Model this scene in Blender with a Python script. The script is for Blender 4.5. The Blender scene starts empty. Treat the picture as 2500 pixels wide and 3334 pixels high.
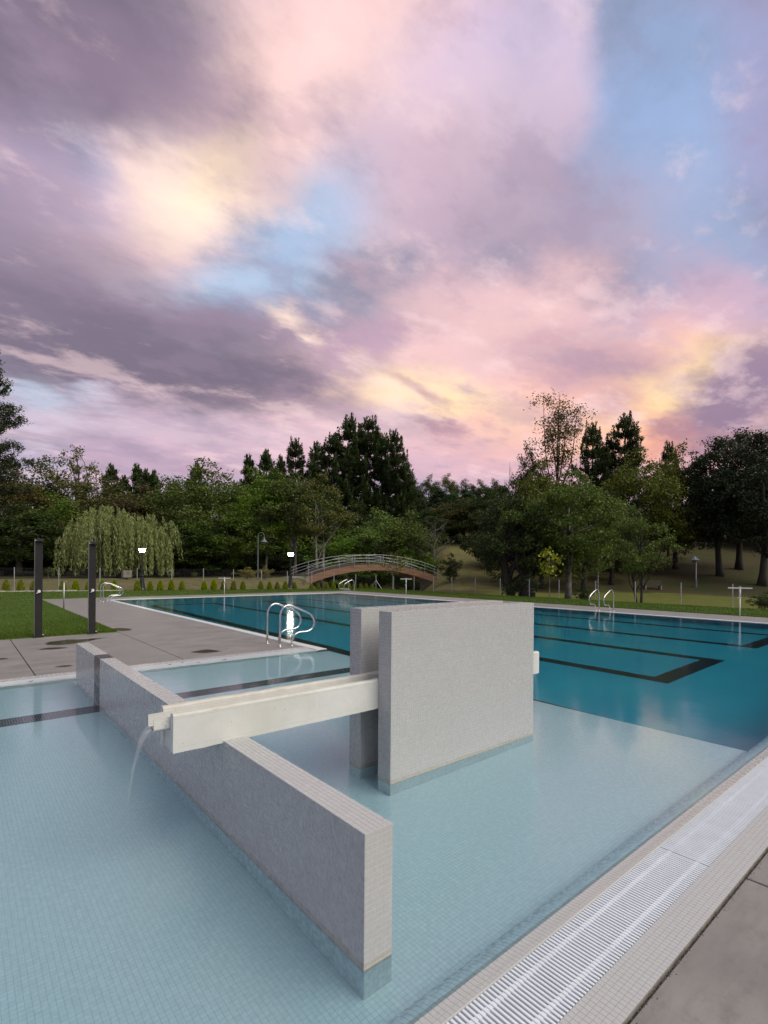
import bpy, math, random
import numpy as np
from mathutils import Matrix, Vector

SC = bpy.context.scene
COL = SC.collection
PI = math.pi

# ------------------------------------------------------------------ camera
cam_d = bpy.data.cameras.new('camera')
cam = bpy.data.objects.new('camera', cam_d)
COL.objects.link(cam)
SC.camera = cam
CAM = np.array([0.0, 0.0, 1.65])
cam.matrix_world = Matrix(((0.766781, -0.005916, -0.641882, 0.0),
                           (-0.641863, 0.004952, -0.766803, 0.0),
                           (0.007715, 0.999970, 0.0, 1.65),
                           (0, 0, 0, 1)))
cam_d.sensor_width = 36.0
cam_d.sensor_height = 36.0
cam_d.sensor_fit = 'AUTO'
cam_d.lens = 17.904
cam_d.shift_y = 0.05466
cam_d.clip_start = 0.05
cam_d.clip_end = 2000.0

# ------------------------------------------------------------------ colour management
SC.view_settings.view_transform = 'Standard'
SC.view_settings.look = 'None'
SC.view_settings.exposure = 0.28
SC.view_settings.gamma = 1.0
SC.view_settings.use_curve_mapping = False
SC.cycles.caustics_refractive = True
SC.cycles.caustics_reflective = True
SC.cycles.max_bounces = 10
SC.cycles.transmission_bounces = 8
SC.cycles.transparent_max_bounces = 16
SC.cycles.blur_glossy = 0.6
SC.cycles.sample_clamp_indirect = 6.0


def lin(c):
    c = c / 255.0
    return c / 12.92 if c <= 0.04045 else ((c + 0.055) / 1.055) ** 2.4


def rgb(r, g, b):
    return (lin(r), lin(g), lin(b), 1.0)


def N(nt, typ, ins=None, **props):
    n = nt.nodes.new(typ)
    for k, v in props.items():
        setattr(n, k, v)
    for k, v in (ins or {}).items():
        s = n.inputs[k]
        if isinstance(v, bpy.types.NodeSocket):
            nt.links.new(v, s)
        else:
            s.default_value = v
    return n


def math_(nt, op, a, b=0.0, clamp=False):
    return N(nt, 'ShaderNodeMath', {0: a, 1: b}, operation=op, use_clamp=clamp).outputs[0]


def vmath(nt, op, a, b):
    n = N(nt, 'ShaderNodeVectorMath', {0: a, 1: b}, operation=op)
    return n.outputs['Value'] if op in ('DOT_PRODUCT', 'LENGTH', 'DISTANCE') else n.outputs[0]


def mix(nt, fac, a, b, blend='MIX'):
    n = nt.nodes.new('ShaderNodeMix')
    n.data_type = 'RGBA'
    n.blend_type = blend
    n.clamp_factor = True
    for idx, v in ((0, fac), (6, a), (7, b)):
        if isinstance(v, bpy.types.NodeSocket):
            nt.links.new(v, n.inputs[idx])
        else:
            n.inputs[idx].default_value = v
    return n.outputs[2]


def noise(nt, vec, scale, detail=4.0, rough=0.55, color=False):
    ins = {'Scale': scale, 'Detail': detail, 'Roughness': rough}
    if vec is not None:
        ins['Vector'] = vec
    n = N(nt, 'ShaderNodeTexNoise', ins)
    return n.outputs['Color'] if color else n.outputs['Fac']


def maprange(nt, v, a, b, c=0.0, d=1.0, smooth=False):
    n = N(nt, 'ShaderNodeMapRange', {0: v, 1: a, 2: b, 3: c, 4: d})
    if smooth:
        n.interpolation_type = 'SMOOTHSTEP'
    return n.outputs[0]


BLOBS = [
    ((0.333, 0.608, 0.72), (4.648, -1.599, -0.798), (2.382, 3.573, -4.117), (238, 206, 208), 0.85, 0.9, 1.0),
    ((0.566, 0.461, 0.683), (1.515, -6.953, 3.434), (5.392, 0.423, -4.753), (206, 184, 208), 0.8, 0.8, 1.0),
    ((0.732, 0.316, 0.603), (-2.134, -4.215, 4.801), (3.876, -4.063, -2.573), (146, 170, 210), 0.85, 0.9, 1.0),
    ((0.833, 0.298, 0.466), (3.111, 2.214, -6.974), (1.71, -8.078, 2.107), (160, 174, 208), 0.7, 0.9, 1.0),
    ((0.789, 0.191, 0.584), (5.113, -24.04, 0.956), (2.551, 9.869, -6.679), (162, 150, 186), 0.55, 0.9, 1.0),
    ((0.635, 0.409, 0.655), (-1.864, -6.891, 6.105), (15.908, -16.297, -5.254), (216, 190, 208), 0.6, 0.9, 1.0),
    ((0.531, 0.565, 0.632), (3.248, -6.594, 3.166), (6.835, 3.624, -8.99), (226, 198, 208), 0.75, 0.9, 1.0),
    ((0.393, 0.743, 0.542), (2.116, -5.458, 5.95), (11.286, 0.509, -8.883), (164, 186, 216), 0.9, 0.8, 1.0),
    ((0.344, 0.809, 0.477), (6.661, -3.667, 1.416), (8.037, 10.392, -23.398), (176, 196, 222), 0.9, 0.8, 1.0),
    ((0.174, 0.826, 0.537), (17.386, -2.149, -2.335), (-0.452, 14.755, -22.556), (178, 176, 208), 0.6, 0.8, 1.0),
    ((0.373, 0.58, 0.725), (13.161, -2.147, -5.055), (6.254, 5.752, -7.819), (246, 206, 202), 0.85, 0.8, 1.0),
    ((0.315, 0.711, 0.628), (1.773, -4.725, 4.461), (13.216, 1.62, -8.458), (244, 208, 202), 0.9, 0.8, 1.0),
    ((0.226, 0.828, 0.513), (8.168, -3.209, 1.58), (6.731, 5.566, -11.957), (238, 202, 204), 0.8, 0.9, 1.0),
    ((0.267, 0.785, 0.558), (7.376, -7.578, 7.131), (14.216, 4.225, -12.747), (250, 228, 206), 0.85, 0.9, 1.0),
    ((0.287, 0.746, 0.601), (6.246, -13.314, 13.543), (36.734, 3.142, -21.453), (255, 228, 196), 0.9, 0.9, 1.0),
    ((0.09, 0.758, 0.646), (6.208, 1.412, -2.527), (3.81, 6.6, -8.279), (108, 100, 118), 1, 0.6, 1.0),
    ((0.201, 0.74, 0.642), (7.436, 1.84, -4.452), (1.974, -14.32, 15.908), (140, 122, 142), 0.75, 0.9, 1.0),
    ((0.071, 0.851, 0.521), (13.421, 1.656, -4.526), (-5.453, 5.902, -8.904), (178, 156, 180), 0.8, 0.9, 1.0),
    ((0.065, 0.902, 0.427), (6.379, -0.476, 0.04), (2.488, 4.699, -10.299), (142, 128, 146), 0.85, 0.9, 1.0),
    ((0.58, 0.562, 0.59), (4.946, -3.71, -1.322), (0.952, 12.659, -13.004), (190, 164, 184), 0.6, 0.9, 1.0),
    ((0.713, 0.449, 0.539), (3.895, -2.332, -3.208), (0.741, 8.602, -8.141), (170, 150, 166), 0.7, 0.85, 1.0),
    ((0.775, 0.444, 0.45), (3.445, -6.062, 0.05), (6.139, 9.294, -19.763), (154, 136, 152), 0.75, 0.9, 1.0),
    ((0.662, 0.586, 0.467), (3.838, -4.375, 0.044), (4.037, 11.838, -20.548), (196, 168, 184), 0.7, 0.9, 1.0),
    ((0.718, 0.58, 0.386), (2.03, -2.531, 0.025), (2.092, 3.9, -9.752), (232, 192, 190), 0.85, 0.8, 1.0),
    ((0.58, 0.737, 0.347), (3.54, -2.805, 0.035), (3.855, 2.932, -12.685), (230, 188, 190), 0.7, 0.9, 1.0),
    ((0.874, 0.312, 0.372), (2.832, -8.008, 0.056), (4.425, 7.704, -16.833), (208, 174, 188), 0.8, 0.8, 1.0),
    ((0.396, 0.813, 0.427), (3.939, -1.935, 0.033), (7.869, 9.104, -24.646), (150, 130, 150), 0.8, 0.8, 1.0),
    ((0.106, 0.914, 0.392), (5.865, -0.694, 0.038), (2.393, 6.39, -15.531), (132, 118, 138), 0.85, 0.9, 1.0),
    ((0.228, 0.909, 0.347), (2.932, -0.365, -0.971), (1.124, 4.326, -12.062), (118, 108, 126), 0.97, 0.6, 1.0),
    ((0.415, 0.851, 0.322), (4.995, -2.455, 0.042), (0.724, 7.766, -21.478), (116, 106, 124), 0.92, 0.6, 1.0),
    ((0.436, 0.781, 0.448), (21.97, -12.381, 0.191), (10.828, 33.644, -69.234), (250, 222, 205), 0.8, 0.9, 1.0),
    ((0.481, 0.771, 0.418), (47.201, -29.718, 0.426), (-6.346, 45.329, -76.273), (250, 222, 205), 0.8, 0.9, 1.0),
    ((0.559, 0.724, 0.404), (5.795, -9.163, 8.392), (13.567, -2.694, -13.936), (178, 150, 172), 0.8, 0.7, 1.0),
    ((0.112, 0.962, 0.248), (11.439, -2.47, 4.409), (2.686, 9.774, -39.178), (164, 194, 216), 0.95, 0.7, 1.0),
    ((0.091, 0.984, 0.156), (19.782, -1.841, 0.126), (-0.628, 5.408, -33.734), (168, 186, 212), 0.8, 0.8, 1.0),
    ((0.294, 0.925, 0.24), (2.603, -0.831, 0.02), (2.523, 6.193, -27.0), (206, 182, 198), 0.8, 0.8, 1.0),
    ((0.298, 0.937, 0.185), (2.511, -0.802, 0.019), (3.802, 4.725, -30.067), (176, 152, 176), 0.6, 0.9, 1.0),
    ((0.636, 0.735, 0.236), (2.857, -2.484, 0.029), (1.902, 2.827, -13.923), (222, 186, 194), 0.8, 0.9, 1.0),
    ((0.71, 0.637, 0.299), (5.229, -5.14, -1.464), (-0.357, 10.93, -22.444), (252, 226, 176), 1, 0.85, 1.0),
    ((0.632, 0.704, 0.324), (7.889, -7.113, 0.082), (8.692, 9.921, -38.47), (250, 218, 184), 0.85, 0.9, 1.0),
    ((0.798, 0.557, 0.23), (2.923, -4.207, 0.038), (2.67, 2.992, -16.507), (226, 178, 178), 0.8, 0.9, 1.0),
    ((0.691, 0.672, 0.268), (13.361, -13.8, 0.147), (-9.406, 32.587, -57.362), (166, 132, 152), 0.8, 0.7, 1.0),
    ((0.663, 0.675, 0.324), (11.449, -6.81, -9.241), (-14.052, 40.901, -56.483), (178, 142, 156), 0.7, 0.8, 1.0),
    ((0.884, 0.379, 0.274), (1.952, -5.998, 1.991), (3.371, -0.224, -10.566), (240, 184, 160), 0.9, 0.9, 1.0),
    ((0.89, 0.345, 0.298), (1.204, -7.666, 5.276), (8.802, -4.917, -20.635), (252, 220, 166), 1, 0.85, 1.0),
    ((0.83, 0.432, 0.354), (4.728, -7.588, -1.819), (4.939, 12.557, -26.915), (182, 148, 164), 0.8, 0.8, 1.0),
    ((0.853, 0.435, 0.289), (8.948, -17.627, 0.14), (5.095, 13.538, -35.433), (190, 150, 160), 0.8, 0.8, 1.0),
    ((0.926, 0.315, 0.207), (2.929, -8.649, 0.06), (2.232, 5.662, -18.611), (238, 164, 140), 0.9, 0.9, 1.0),
    ((0.928, 0.252, 0.275), (0.45, -7.077, 4.963), (5.401, -7.902, -11.014), (140, 120, 146), 0.95, 0.7, 1.0),
    ((0.908, 0.344, 0.24), (8.948, -23.747, 0.171), (7.618, 25.138, -64.846), (170, 130, 142), 0.7, 0.8, 1.0),
    ((0.874, 0.261, 0.41), (3.649, -12.33, 0.083), (5.947, 17.361, -23.735), (196, 166, 186), 0.7, 0.9, 1.0),
    ((0.631, 0.755, 0.176), (0.857, -0.718, 0.009), (3.358, 3.678, -27.769), (198, 166, 184), 0.6, 0.9, 1.0),
]
TREES = [
    ('pine', 'leaf_pine', 56.72, 89.46, 5.25, 22.21, 6.97, 0.0, 'dark pine left of the tall pine clump on the skyline', 'tree', 'trees of the park and wood behind the pool'),
    ('pine', 'leaf_pine', 54.74, 95.02, 5.67, 23.27, 7.16, 1.3, 'dark pine on the skyline above the pale trunked trees', 'tree', 'trees of the park and wood behind the pool'),
    ('pine', 'leaf_pine', 57.69, 79.51, 3.92, 26.71, 10.05, 2.6, 'tallest dark pine of the skyline clump, left one of the two spires', 'tree', 'trees of the park and wood behind the pool'),
    ('pine', 'leaf_pine', 61.69, 78.77, 3.95, 27.3, 10.25, 3.9, 'tallest dark pine of the skyline clump, right one of the two spires', 'tree', 'trees of the park and wood behind the pool'),
    ('pine', 'leaf_pine', 56.56, 83.07, 4.55, 23.39, 9.05, 5.2, 'dark pine on the left shoulder of the tall clump', 'tree', 'trees of the park and wood behind the pool'),
    ('pine', 'leaf_pine', 63.04, 72.42, 3.39, 24.17, 7.53, 6.5, 'dark pine standing apart on the right edge of the tall clump', 'tree', 'trees of the park and wood behind the pool'),
    ('pine', 'leaf_pine', 63.73, 77.07, 3.95, 24.07, 8.44, 7.8, 'dark pine just left of the right edge of the tall clump', 'tree', 'trees of the park and wood behind the pool'),
    ('pine', 'leaf_pine', 63.97, 70.35, 2.91, 18.2, 6.3, 9.1, 'low dark pine at the foot of the tall clump on the right', 'tree', 'trees of the park and wood behind the pool'),
    ('conifer', 'leaf_pine', 52.31, 102.27, 6.23, 21.38, 5.4, 8.8, 'slim pine poking up right of the big round tree', 'tree', 'trees of the park and wood behind the pool'),
    ('conifer', 'leaf_pine', 48.89, 105.13, 6.23, 20.27, 4.73, 9.9, 'slim pine on the skyline close to the big round tree', 'tree', 'trees of the park and wood behind the pool'),
    ('conifer', 'leaf_pine', 55.47, 103.54, 6.65, 20.43, 4.16, 11.0, 'short pine between two slim skyline pines', 'tree', 'trees of the park and wood behind the pool'),
    ('conifer', 'leaf_pine', 39.88, 112.68, 6.23, 18.69, 4.05, 12.1, 'thin pine rising behind the left of the big round tree', 'tree', 'trees of the park and wood behind the pool'),
    ('conifer', 'leaf_pine', 38.42, 121.73, 7.07, 14.79, 4.27, 13.2, 'small pine tip left of the big round tree on the skyline', 'tree', 'trees of the park and wood behind the pool'),
    ('conifer', 'leaf_pine', 35.09, 124.51, 7.07, 17.03, 4.27, 14.3, 'pointed dark conifer in the low part of the skyline', 'tree', 'trees of the park and wood behind the pool'),
    ('conifer', 'leaf_pine', 33.62, 125.75, 7.07, 17.23, 4.13, 15.4, 'pointed dark conifer beside its twin in the low skyline', 'tree', 'trees of the park and wood behind the pool'),
    ('conifer', 'leaf_pine', 31.65, 127.39, 7.07, 18.42, 4.55, 16.5, 'highest pointed conifer right of the airy round tree', 'tree', 'trees of the park and wood behind the pool'),
    ('conifer', 'leaf_pine', 25.38, 124.82, 6.23, 18.0, 4.73, 17.6, 'dark conifer touching the right of the airy round tree', 'tree', 'trees of the park and wood behind the pool'),
    ('conifer', 'leaf_pine', 28.59, 127.34, 6.79, 15.68, 4.9, 18.7, 'blunt dark conifer in the low skyline behind the willow', 'tree', 'trees of the park and wood behind the pool'),
    ('broad2', 'leaf_dark', 89.16, 94.9, 12.24, 12.54, 7.06, 16.2, 'rounded dark tree at the left end of the hilltop wood', 'tree', 'trees of the park and wood behind the pool'),
    ('broad2', 'leaf_dark', 93.58, 93.81, 14.44, 11.28, 7.16, 17.1, 'second rounded tree of the hilltop wood, left part', 'tree', 'trees of the park and wood behind the pool'),
    ('broad2', 'leaf_olive', 99.26, 92.96, 14.96, 11.75, 8.14, 18.0, 'olive tree of the hilltop wood with thin upright twigs', 'tree', 'trees of the park and wood behind the pool'),
    ('broad2', 'leaf_dark', 102.89, 89.93, 14.96, 10.4, 7.33, 18.9, 'dark round tree in the middle of the hilltop wood', 'tree', 'trees of the park and wood behind the pool'),
    ('broad2', 'leaf_dark', 103.77, 85.28, 14.44, 10.27, 7.16, 19.8, 'dark tree of the hilltop wood left of the dead snag', 'tree', 'trees of the park and wood behind the pool'),
    ('broad2', 'leaf_dark', 105.09, 81.57, 14.09, 10.46, 7.06, 20.7, 'dark tree of the hilltop wood behind the dead snag', 'tree', 'trees of the park and wood behind the pool'),
    ('conifer', 'leaf_blue', 77.59, 81.11, 9.33, 9.21, 5.4, 40.8, 'young blue green conifer on the hill right of the pine clump', 'tree', 'trees of the park and wood behind the pool'),
    ('conifer', 'leaf_blue', 82.14, 79.91, 11.29, 8.28, 5.23, 42.5, 'young blue green conifer in the second row of the hill', 'tree', 'trees of the park and wood behind the pool'),
    ('conifer', 'leaf_blue', 83.54, 76.13, 10.94, 7.67, 5.4, 44.2, 'young blue green conifer in the middle of the hill plantation', 'tree', 'trees of the park and wood behind the pool'),
    ('conifer', 'leaf_blue', 84.85, 72.43, 10.59, 7.74, 5.31, 45.9, 'young blue green conifer in front of the hilltop wood', 'tree', 'trees of the park and wood behind the pool'),
    ('conifer', 'leaf_blue', 86.05, 68.81, 10.24, 7.49, 5.21, 47.6, 'young blue green conifer near the dead snag', 'tree', 'trees of the park and wood behind the pool'),
    ('conifer', 'leaf_blue', 67.13, 67.7, 7.38, 5.74, 4.58, 49.3, 'lower young conifer on the hill above the bare tree', 'tree', 'trees of the park and wood behind the pool'),
    ('conifer', 'leaf_blue', 70.5, 66.18, 8.14, 4.85, 4.63, 51.0, 'lower young conifer on the hill right of the bare tree', 'tree', 'trees of the park and wood behind the pool'),
    ('conifer', 'leaf_blue', 86.33, 64.66, 9.71, 9.18, 5.7, 52.7, 'dark conifer at the right end of the hill plantation', 'tree', 'trees of the park and wood behind the pool'),
    ('openpine', 'leaf_pine', 1.69, 63.79, 0.6, 20.47, 10.55, 0.4, 'tall dark pine cut by the left edge of the picture, branches reaching over the sky', 'tree', 'trees of the park and wood behind the pool'),
    ('broad1', 'leaf_brown', 4.37, 71.98, 0.6, 12.24, 11.54, 0, 'brownish dark tree under the tall pine at the left edge', 'tree', 'trees of the park and wood behind the pool'),
    ('broad2', 'leaf_olive', 8.79, 78.71, 0.78, 14.83, 11.94, 1, 'olive round tree between the left pine and the airy tree', 'tree', 'trees of the park and wood behind the pool'),
    ('airy', 'leaf_olive', 13.21, 85.45, 1.02, 18.19, 9.37, 2, 'airy round tree with sky showing through its top at left', 'tree', 'trees of the park and wood behind the pool'),
    ('broad3', 'leaf_dark', 4.58, 61.37, 0.6, 7.08, 9.95, 2.2, 'dark spreading tree behind the left shower post', 'tree', 'trees of the park and wood behind the pool'),
    ('broad2', 'leaf_mid', 8.19, 63.57, 0.6, 8.58, 9.77, 3, 'green spreading tree just left of the weeping willow', 'tree', 'trees of the park and wood behind the pool'),
    ('broad1', 'leaf_olive', 14.74, 73.73, 0.78, 12.11, 11.94, 0.7, 'olive tree rising behind the left top of the willow', 'tree', 'trees of the park and wood behind the pool'),
    ('broad3', 'leaf_brown', 18.4, 70.67, 0.78, 11.35, 11.94, 4, 'brown tinged tree behind the right top of the willow', 'tree', 'trees of the park and wood behind the pool'),
    ('broad2', 'leaf_olive', 22.6, 72.37, 0.9, 12.74, 11.82, 2.6, 'low olive tree left of the big round tree', 'tree', 'trees of the park and wood behind the pool'),
    ('broad1', 'leaf_mid', 22.28, 59.6, 0.6, 13.52, 11.22, 1.4, 'big round green tree standing over the wood at left centre', 'tree', 'trees of the park and wood behind the pool'),
    ('broad3', 'leaf_dark', 18.43, 54.99, 0.6, 6.07, 9.12, 5, 'dark tree at the foot of the big round tree', 'tree', 'trees of the park and wood behind the pool'),
    ('broad2', 'leaf_mid', 22.74, 54.0, 0.6, 7.98, 8.78, 0.3, 'green tree leaning right of the big round tree', 'tree', 'trees of the park and wood behind the pool'),
    ('broad1', 'leaf_mid', 31.34, 65.06, 0.9, 14.09, 10.98, 2, 'light green tree below the slim skyline pines', 'tree', 'trees of the park and wood behind the pool'),
    ('broad2', 'leaf_mid', 32.64, 61.36, 0.84, 13.59, 11.48, 3.4, 'light green tree in the middle of the wood behind the pale trunks', 'tree', 'trees of the park and wood behind the pool'),
    ('alder', 'leaf_mid', 26.82, 53.19, 0.6, 11.06, 8.05, 0, 'pale trunked tree right of the curved lamp', 'tree', 'trees of the park and wood behind the pool'),
    ('alder', 'leaf_mid', 29.5, 50.94, 0.6, 11.79, 8.74, 2.1, 'tall pale trunked tree with a straight stem left of the bridge', 'tree', 'trees of the park and wood behind the pool'),
    ('alder2', 'leaf_olive', 31.1, 48.3, -0.48, 12.87, 8.94, 1.0, 'pale trunked tree with a leaning forked stem above the bridge end', 'tree', 'trees of the park and wood behind the pool'),
    ('broad3', 'leaf_dark', 39.29, 63.62, 1.02, 11.67, 11.6, 4.4, 'dark tree filling the gap behind the pale trunks', 'tree', 'trees of the park and wood behind the pool'),
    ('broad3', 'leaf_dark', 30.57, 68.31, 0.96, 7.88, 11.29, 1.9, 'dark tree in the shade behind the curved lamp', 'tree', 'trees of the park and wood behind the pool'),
    ('broad1', 'leaf_bright', 37.94, 54.31, -1.53, 8.28, 7.96, 0.2, 'bright green bushy tree behind the left part of the bridge', 'tree', 'trees of the park and wood behind the pool'),
    ('broad2', 'leaf_bright', 41.81, 51.07, -2.02, 11.2, 9.55, 2.8, 'brightest green bushy tree behind the middle of the bridge', 'tree', 'trees of the park and wood behind the pool'),
    ('broad3', 'leaf_dark', 45.62, 60.92, -1.59, 12.8, 11.92, 3.3, 'dark tree behind the bright green pair', 'tree', 'trees of the park and wood behind the pool'),
    ('broad1', 'leaf_mid', 46.01, 50.17, -1.67, 10.78, 9.43, 5.2, 'mid green tree behind the right part of the bridge', 'tree', 'trees of the park and wood behind the pool'),
    ('broad2', 'leaf_dark', 59.74, 59.53, 5.07, 6.23, 11.15, 1.2, 'dark tree behind the bare grey tree', 'tree', 'trees of the park and wood behind the pool'),
    ('broad3', 'leaf_brown', 65.54, 57.29, 6.39, 7.0, 12.45, 2.4, 'brown green round tree at the top of the dry slope', 'tree', 'trees of the park and wood behind the pool'),
    ('broad1', 'leaf_dark', 65.53, 52.09, 5.69, 8.91, 10.88, 0.9, 'dark round tree at the top right of the dry slope', 'tree', 'trees of the park and wood behind the pool'),
    ('willow', 'leaf_willow', 11.52, 51.65, 0.6, 6.57, 9.78, 0, 'weeping willow with pale hanging fronds behind the lit lamp', 'tree', 'trees of the park and wood behind the pool'),
    ('bare', 'bark_grey', 44.5, 43.61, 0.82, 7.02, 5.61, 0, 'leafless grey tree right of the bridge', 'tree', 'trees of the park and wood behind the pool'),
    ('birch', 'leaf_brown', 55.91, 34.05, 2.19, 20.61, 7.48, 0, 'tall slender airy tree highest on the right skyline', 'tree', 'trees of the park and wood behind the pool'),
    ('snag', 'bark_grey', 58.04, 42.7, 3.59, 13.45, 2.53, 0, 'dead bare snag sticking up at the right of the hill', 'tree', 'trees of the park and wood behind the pool'),
    ('broad2', 'leaf_dark', 53.33, 36.21, 2.19, 14.53, 5.61, 1.5, 'dark narrow tree left of the tall airy tree', 'tree', 'trees of the park and wood behind the pool'),
    ('pine', 'leaf_pine', 68.69, 36.4, 3.94, 18.4, 5.65, 0.5, 'dark pine right of the tall airy tree', 'tree', 'trees of the park and wood behind the pool'),
    ('pine', 'leaf_pine', 72.25, 33.41, 3.94, 19.57, 7.38, 2.5, 'dark broad pine highest on the right between airy tree and oaks', 'tree', 'trees of the park and wood behind the pool'),
    ('pine', 'leaf_pine', 72.21, 36.06, 4.29, 15.88, 4.91, 4.5, 'small dark pine between the two right pines', 'tree', 'trees of the park and wood behind the pool'),
    ('broad1', 'leaf_dark', 42.76, 32.02, 0.2, 9.68, 6.27, 2, 'dark tree at the right foot of the hill', 'tree', 'trees of the park and wood behind the pool'),
    ('broad3', 'leaf_olive', 43.89, 28.47, -0.23, 12.53, 7.24, 0.4, 'olive tree behind the wide spreading tree on the right', 'tree', 'trees of the park and wood behind the pool'),
    ('broad2', 'leaf_mid', 45.24, 24.73, -0.38, 11.13, 7.53, 1.1, 'green tree behind the white stemmed birch', 'tree', 'trees of the park and wood behind the pool'),
    ('broad1', 'leaf_olive', 59.49, 25.84, 1.47, 13.67, 9.09, 3.2, 'olive yellow broad tree below the right pines', 'tree', 'trees of the park and wood behind the pool'),
    ('broad2', 'leaf_olive', 64.87, 23.94, 1.84, 14.34, 8.32, 4.2, 'olive broad tree left of the dark oaks', 'tree', 'trees of the park and wood behind the pool'),
    ('pine', 'leaf_pine', 74.88, 28.61, 3.59, 15.64, 3.8, 1.2, 'small pine tip behind the olive broad tree', 'tree', 'trees of the park and wood behind the pool'),
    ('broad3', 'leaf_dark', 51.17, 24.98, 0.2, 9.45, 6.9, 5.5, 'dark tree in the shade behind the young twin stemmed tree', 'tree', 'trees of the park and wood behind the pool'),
    ('shore', 'leaf_dark', 28.32, 19.98, -0.4, 6.95, 6.67, 0, 'dark low branching tree with thick trunk behind the fence', 'tree', 'trees of the park and wood behind the pool'),
    ('spread', 'leaf_mid', 30.34, 17.64, -0.4, 8.69, 8.36, 1, 'wide spreading tree with pale mottled trunk behind the fence', 'tree', 'trees of the park and wood behind the pool'),
    ('twin', 'leaf_mid', 28.78, 12.42, -0.4, 5.61, 3.88, 0, 'young leaning twin stemmed tree behind the fence right of the ladder', 'tree', 'trees of the park and wood behind the pool'),
    ('slim', 'leaf_mid', 48.16, 24.89, -0.23, 6.55, 1.81, 0, 'slim white stemmed birch between the green trees on the right', 'tree', 'trees of the park and wood behind the pool'),
    ('oak', 'leaf_oak', 64.3, 19.2, 1.06, 15.54, 8.78, 0, 'dark oak with bare lower trunk, left one of the right group', 'tree', 'trees of the park and wood behind the pool'),
    ('oak', 'leaf_oak', 70.56, 19.18, 1.84, 16.57, 9.41, 2, 'dark oak with bare lower trunk, middle one of the right group', 'tree', 'trees of the park and wood behind the pool'),
    ('oak', 'leaf_oak', 62.96, 15.11, 0.2, 16.0, 9.41, 4, 'dark oak at the right edge with foliage low on the trunk', 'tree', 'trees of the park and wood behind the pool'),
    ('broad1', 'leaf_dark', 93.73, 31.08, 6.04, 8.64, 8.11, 2, 'dark tree on the bank left of the oaks', 'tree', 'trees of the park and wood behind the pool'),
    ('broad2', 'leaf_dark', 105.22, 29.3, 7.09, 9.65, 10.86, 0.5, 'dark tree beyond the rail fence behind the oaks', 'tree', 'trees of the park and wood behind the pool'),
    ('broad3', 'leaf_dark', 95.88, 21.46, 4.99, 10.73, 12.23, 1.7, 'dark tree behind the rightmost oak', 'tree', 'trees of the park and wood behind the pool'),
    ('broad2', 'leaf_bright', 96.57, 33.92, 6.74, 3.24, 4.25, 1, 'small pale green tree glowing in the gap left of the oaks', 'tree', 'trees of the park and wood behind the pool'),
    ('under', 'leaf_dark', 2.7, 68.16, 0.6, 2.33, 10.75, 0, 'dark undergrowth at the left edge of the wood, left of the shower posts', 'shrub', 'undergrowth along the edge of the wood'),  # dark shrubs added to stand in for the black shade below the trees
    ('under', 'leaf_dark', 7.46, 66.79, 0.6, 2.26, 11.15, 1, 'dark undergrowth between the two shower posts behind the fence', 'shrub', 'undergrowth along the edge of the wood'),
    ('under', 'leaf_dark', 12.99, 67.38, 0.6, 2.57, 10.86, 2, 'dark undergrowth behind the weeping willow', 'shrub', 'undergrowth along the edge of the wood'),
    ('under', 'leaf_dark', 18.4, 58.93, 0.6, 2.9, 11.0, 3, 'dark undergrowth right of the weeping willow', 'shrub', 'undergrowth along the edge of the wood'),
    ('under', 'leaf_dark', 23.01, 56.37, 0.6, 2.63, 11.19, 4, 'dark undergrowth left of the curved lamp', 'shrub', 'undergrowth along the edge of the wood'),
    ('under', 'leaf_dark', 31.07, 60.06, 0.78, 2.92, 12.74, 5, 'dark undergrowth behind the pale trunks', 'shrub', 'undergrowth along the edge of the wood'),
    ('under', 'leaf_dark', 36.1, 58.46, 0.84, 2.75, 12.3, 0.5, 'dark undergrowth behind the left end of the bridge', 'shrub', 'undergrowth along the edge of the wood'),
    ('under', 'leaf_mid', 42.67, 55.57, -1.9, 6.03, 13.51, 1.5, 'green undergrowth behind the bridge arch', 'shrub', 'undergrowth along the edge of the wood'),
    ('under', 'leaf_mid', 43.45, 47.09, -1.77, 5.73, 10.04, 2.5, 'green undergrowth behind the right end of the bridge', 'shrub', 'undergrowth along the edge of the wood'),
    ('under', 'leaf_dark', 48.78, 37.41, 1.84, 5.68, 9.41, 3.5, 'dark undergrowth on the slope behind the thick dark trunk', 'shrub', 'undergrowth along the edge of the wood'),  # dark shrubs added here for the shade on the right slope
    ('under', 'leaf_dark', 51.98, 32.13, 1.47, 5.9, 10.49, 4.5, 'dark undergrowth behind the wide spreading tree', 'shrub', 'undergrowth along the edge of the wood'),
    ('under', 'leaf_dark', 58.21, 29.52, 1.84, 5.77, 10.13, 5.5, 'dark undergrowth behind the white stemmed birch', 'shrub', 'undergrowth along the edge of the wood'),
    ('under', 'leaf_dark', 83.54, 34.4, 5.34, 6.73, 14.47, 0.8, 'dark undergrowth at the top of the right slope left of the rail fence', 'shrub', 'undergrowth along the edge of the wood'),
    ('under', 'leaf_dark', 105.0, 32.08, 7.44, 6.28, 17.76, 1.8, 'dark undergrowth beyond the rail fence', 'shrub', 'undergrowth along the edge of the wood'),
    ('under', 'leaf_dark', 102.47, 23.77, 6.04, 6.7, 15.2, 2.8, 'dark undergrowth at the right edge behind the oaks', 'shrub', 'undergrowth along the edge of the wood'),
    ('bush', 'leaf_dark', 39.31, 36.21, 0.2, 3.07, 2.88, 0.0, 'rounded dark bush on the slope right of the bridge end', 'bush', 'bushes around the pool lawn'),
    ('bush', 'leaf_dark', 32.21, 7.6, -0.4, 0.99, 1.76, 0.0, 'dark bush against the fence at the right edge', 'bush', 'bushes around the pool lawn'),
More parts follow.
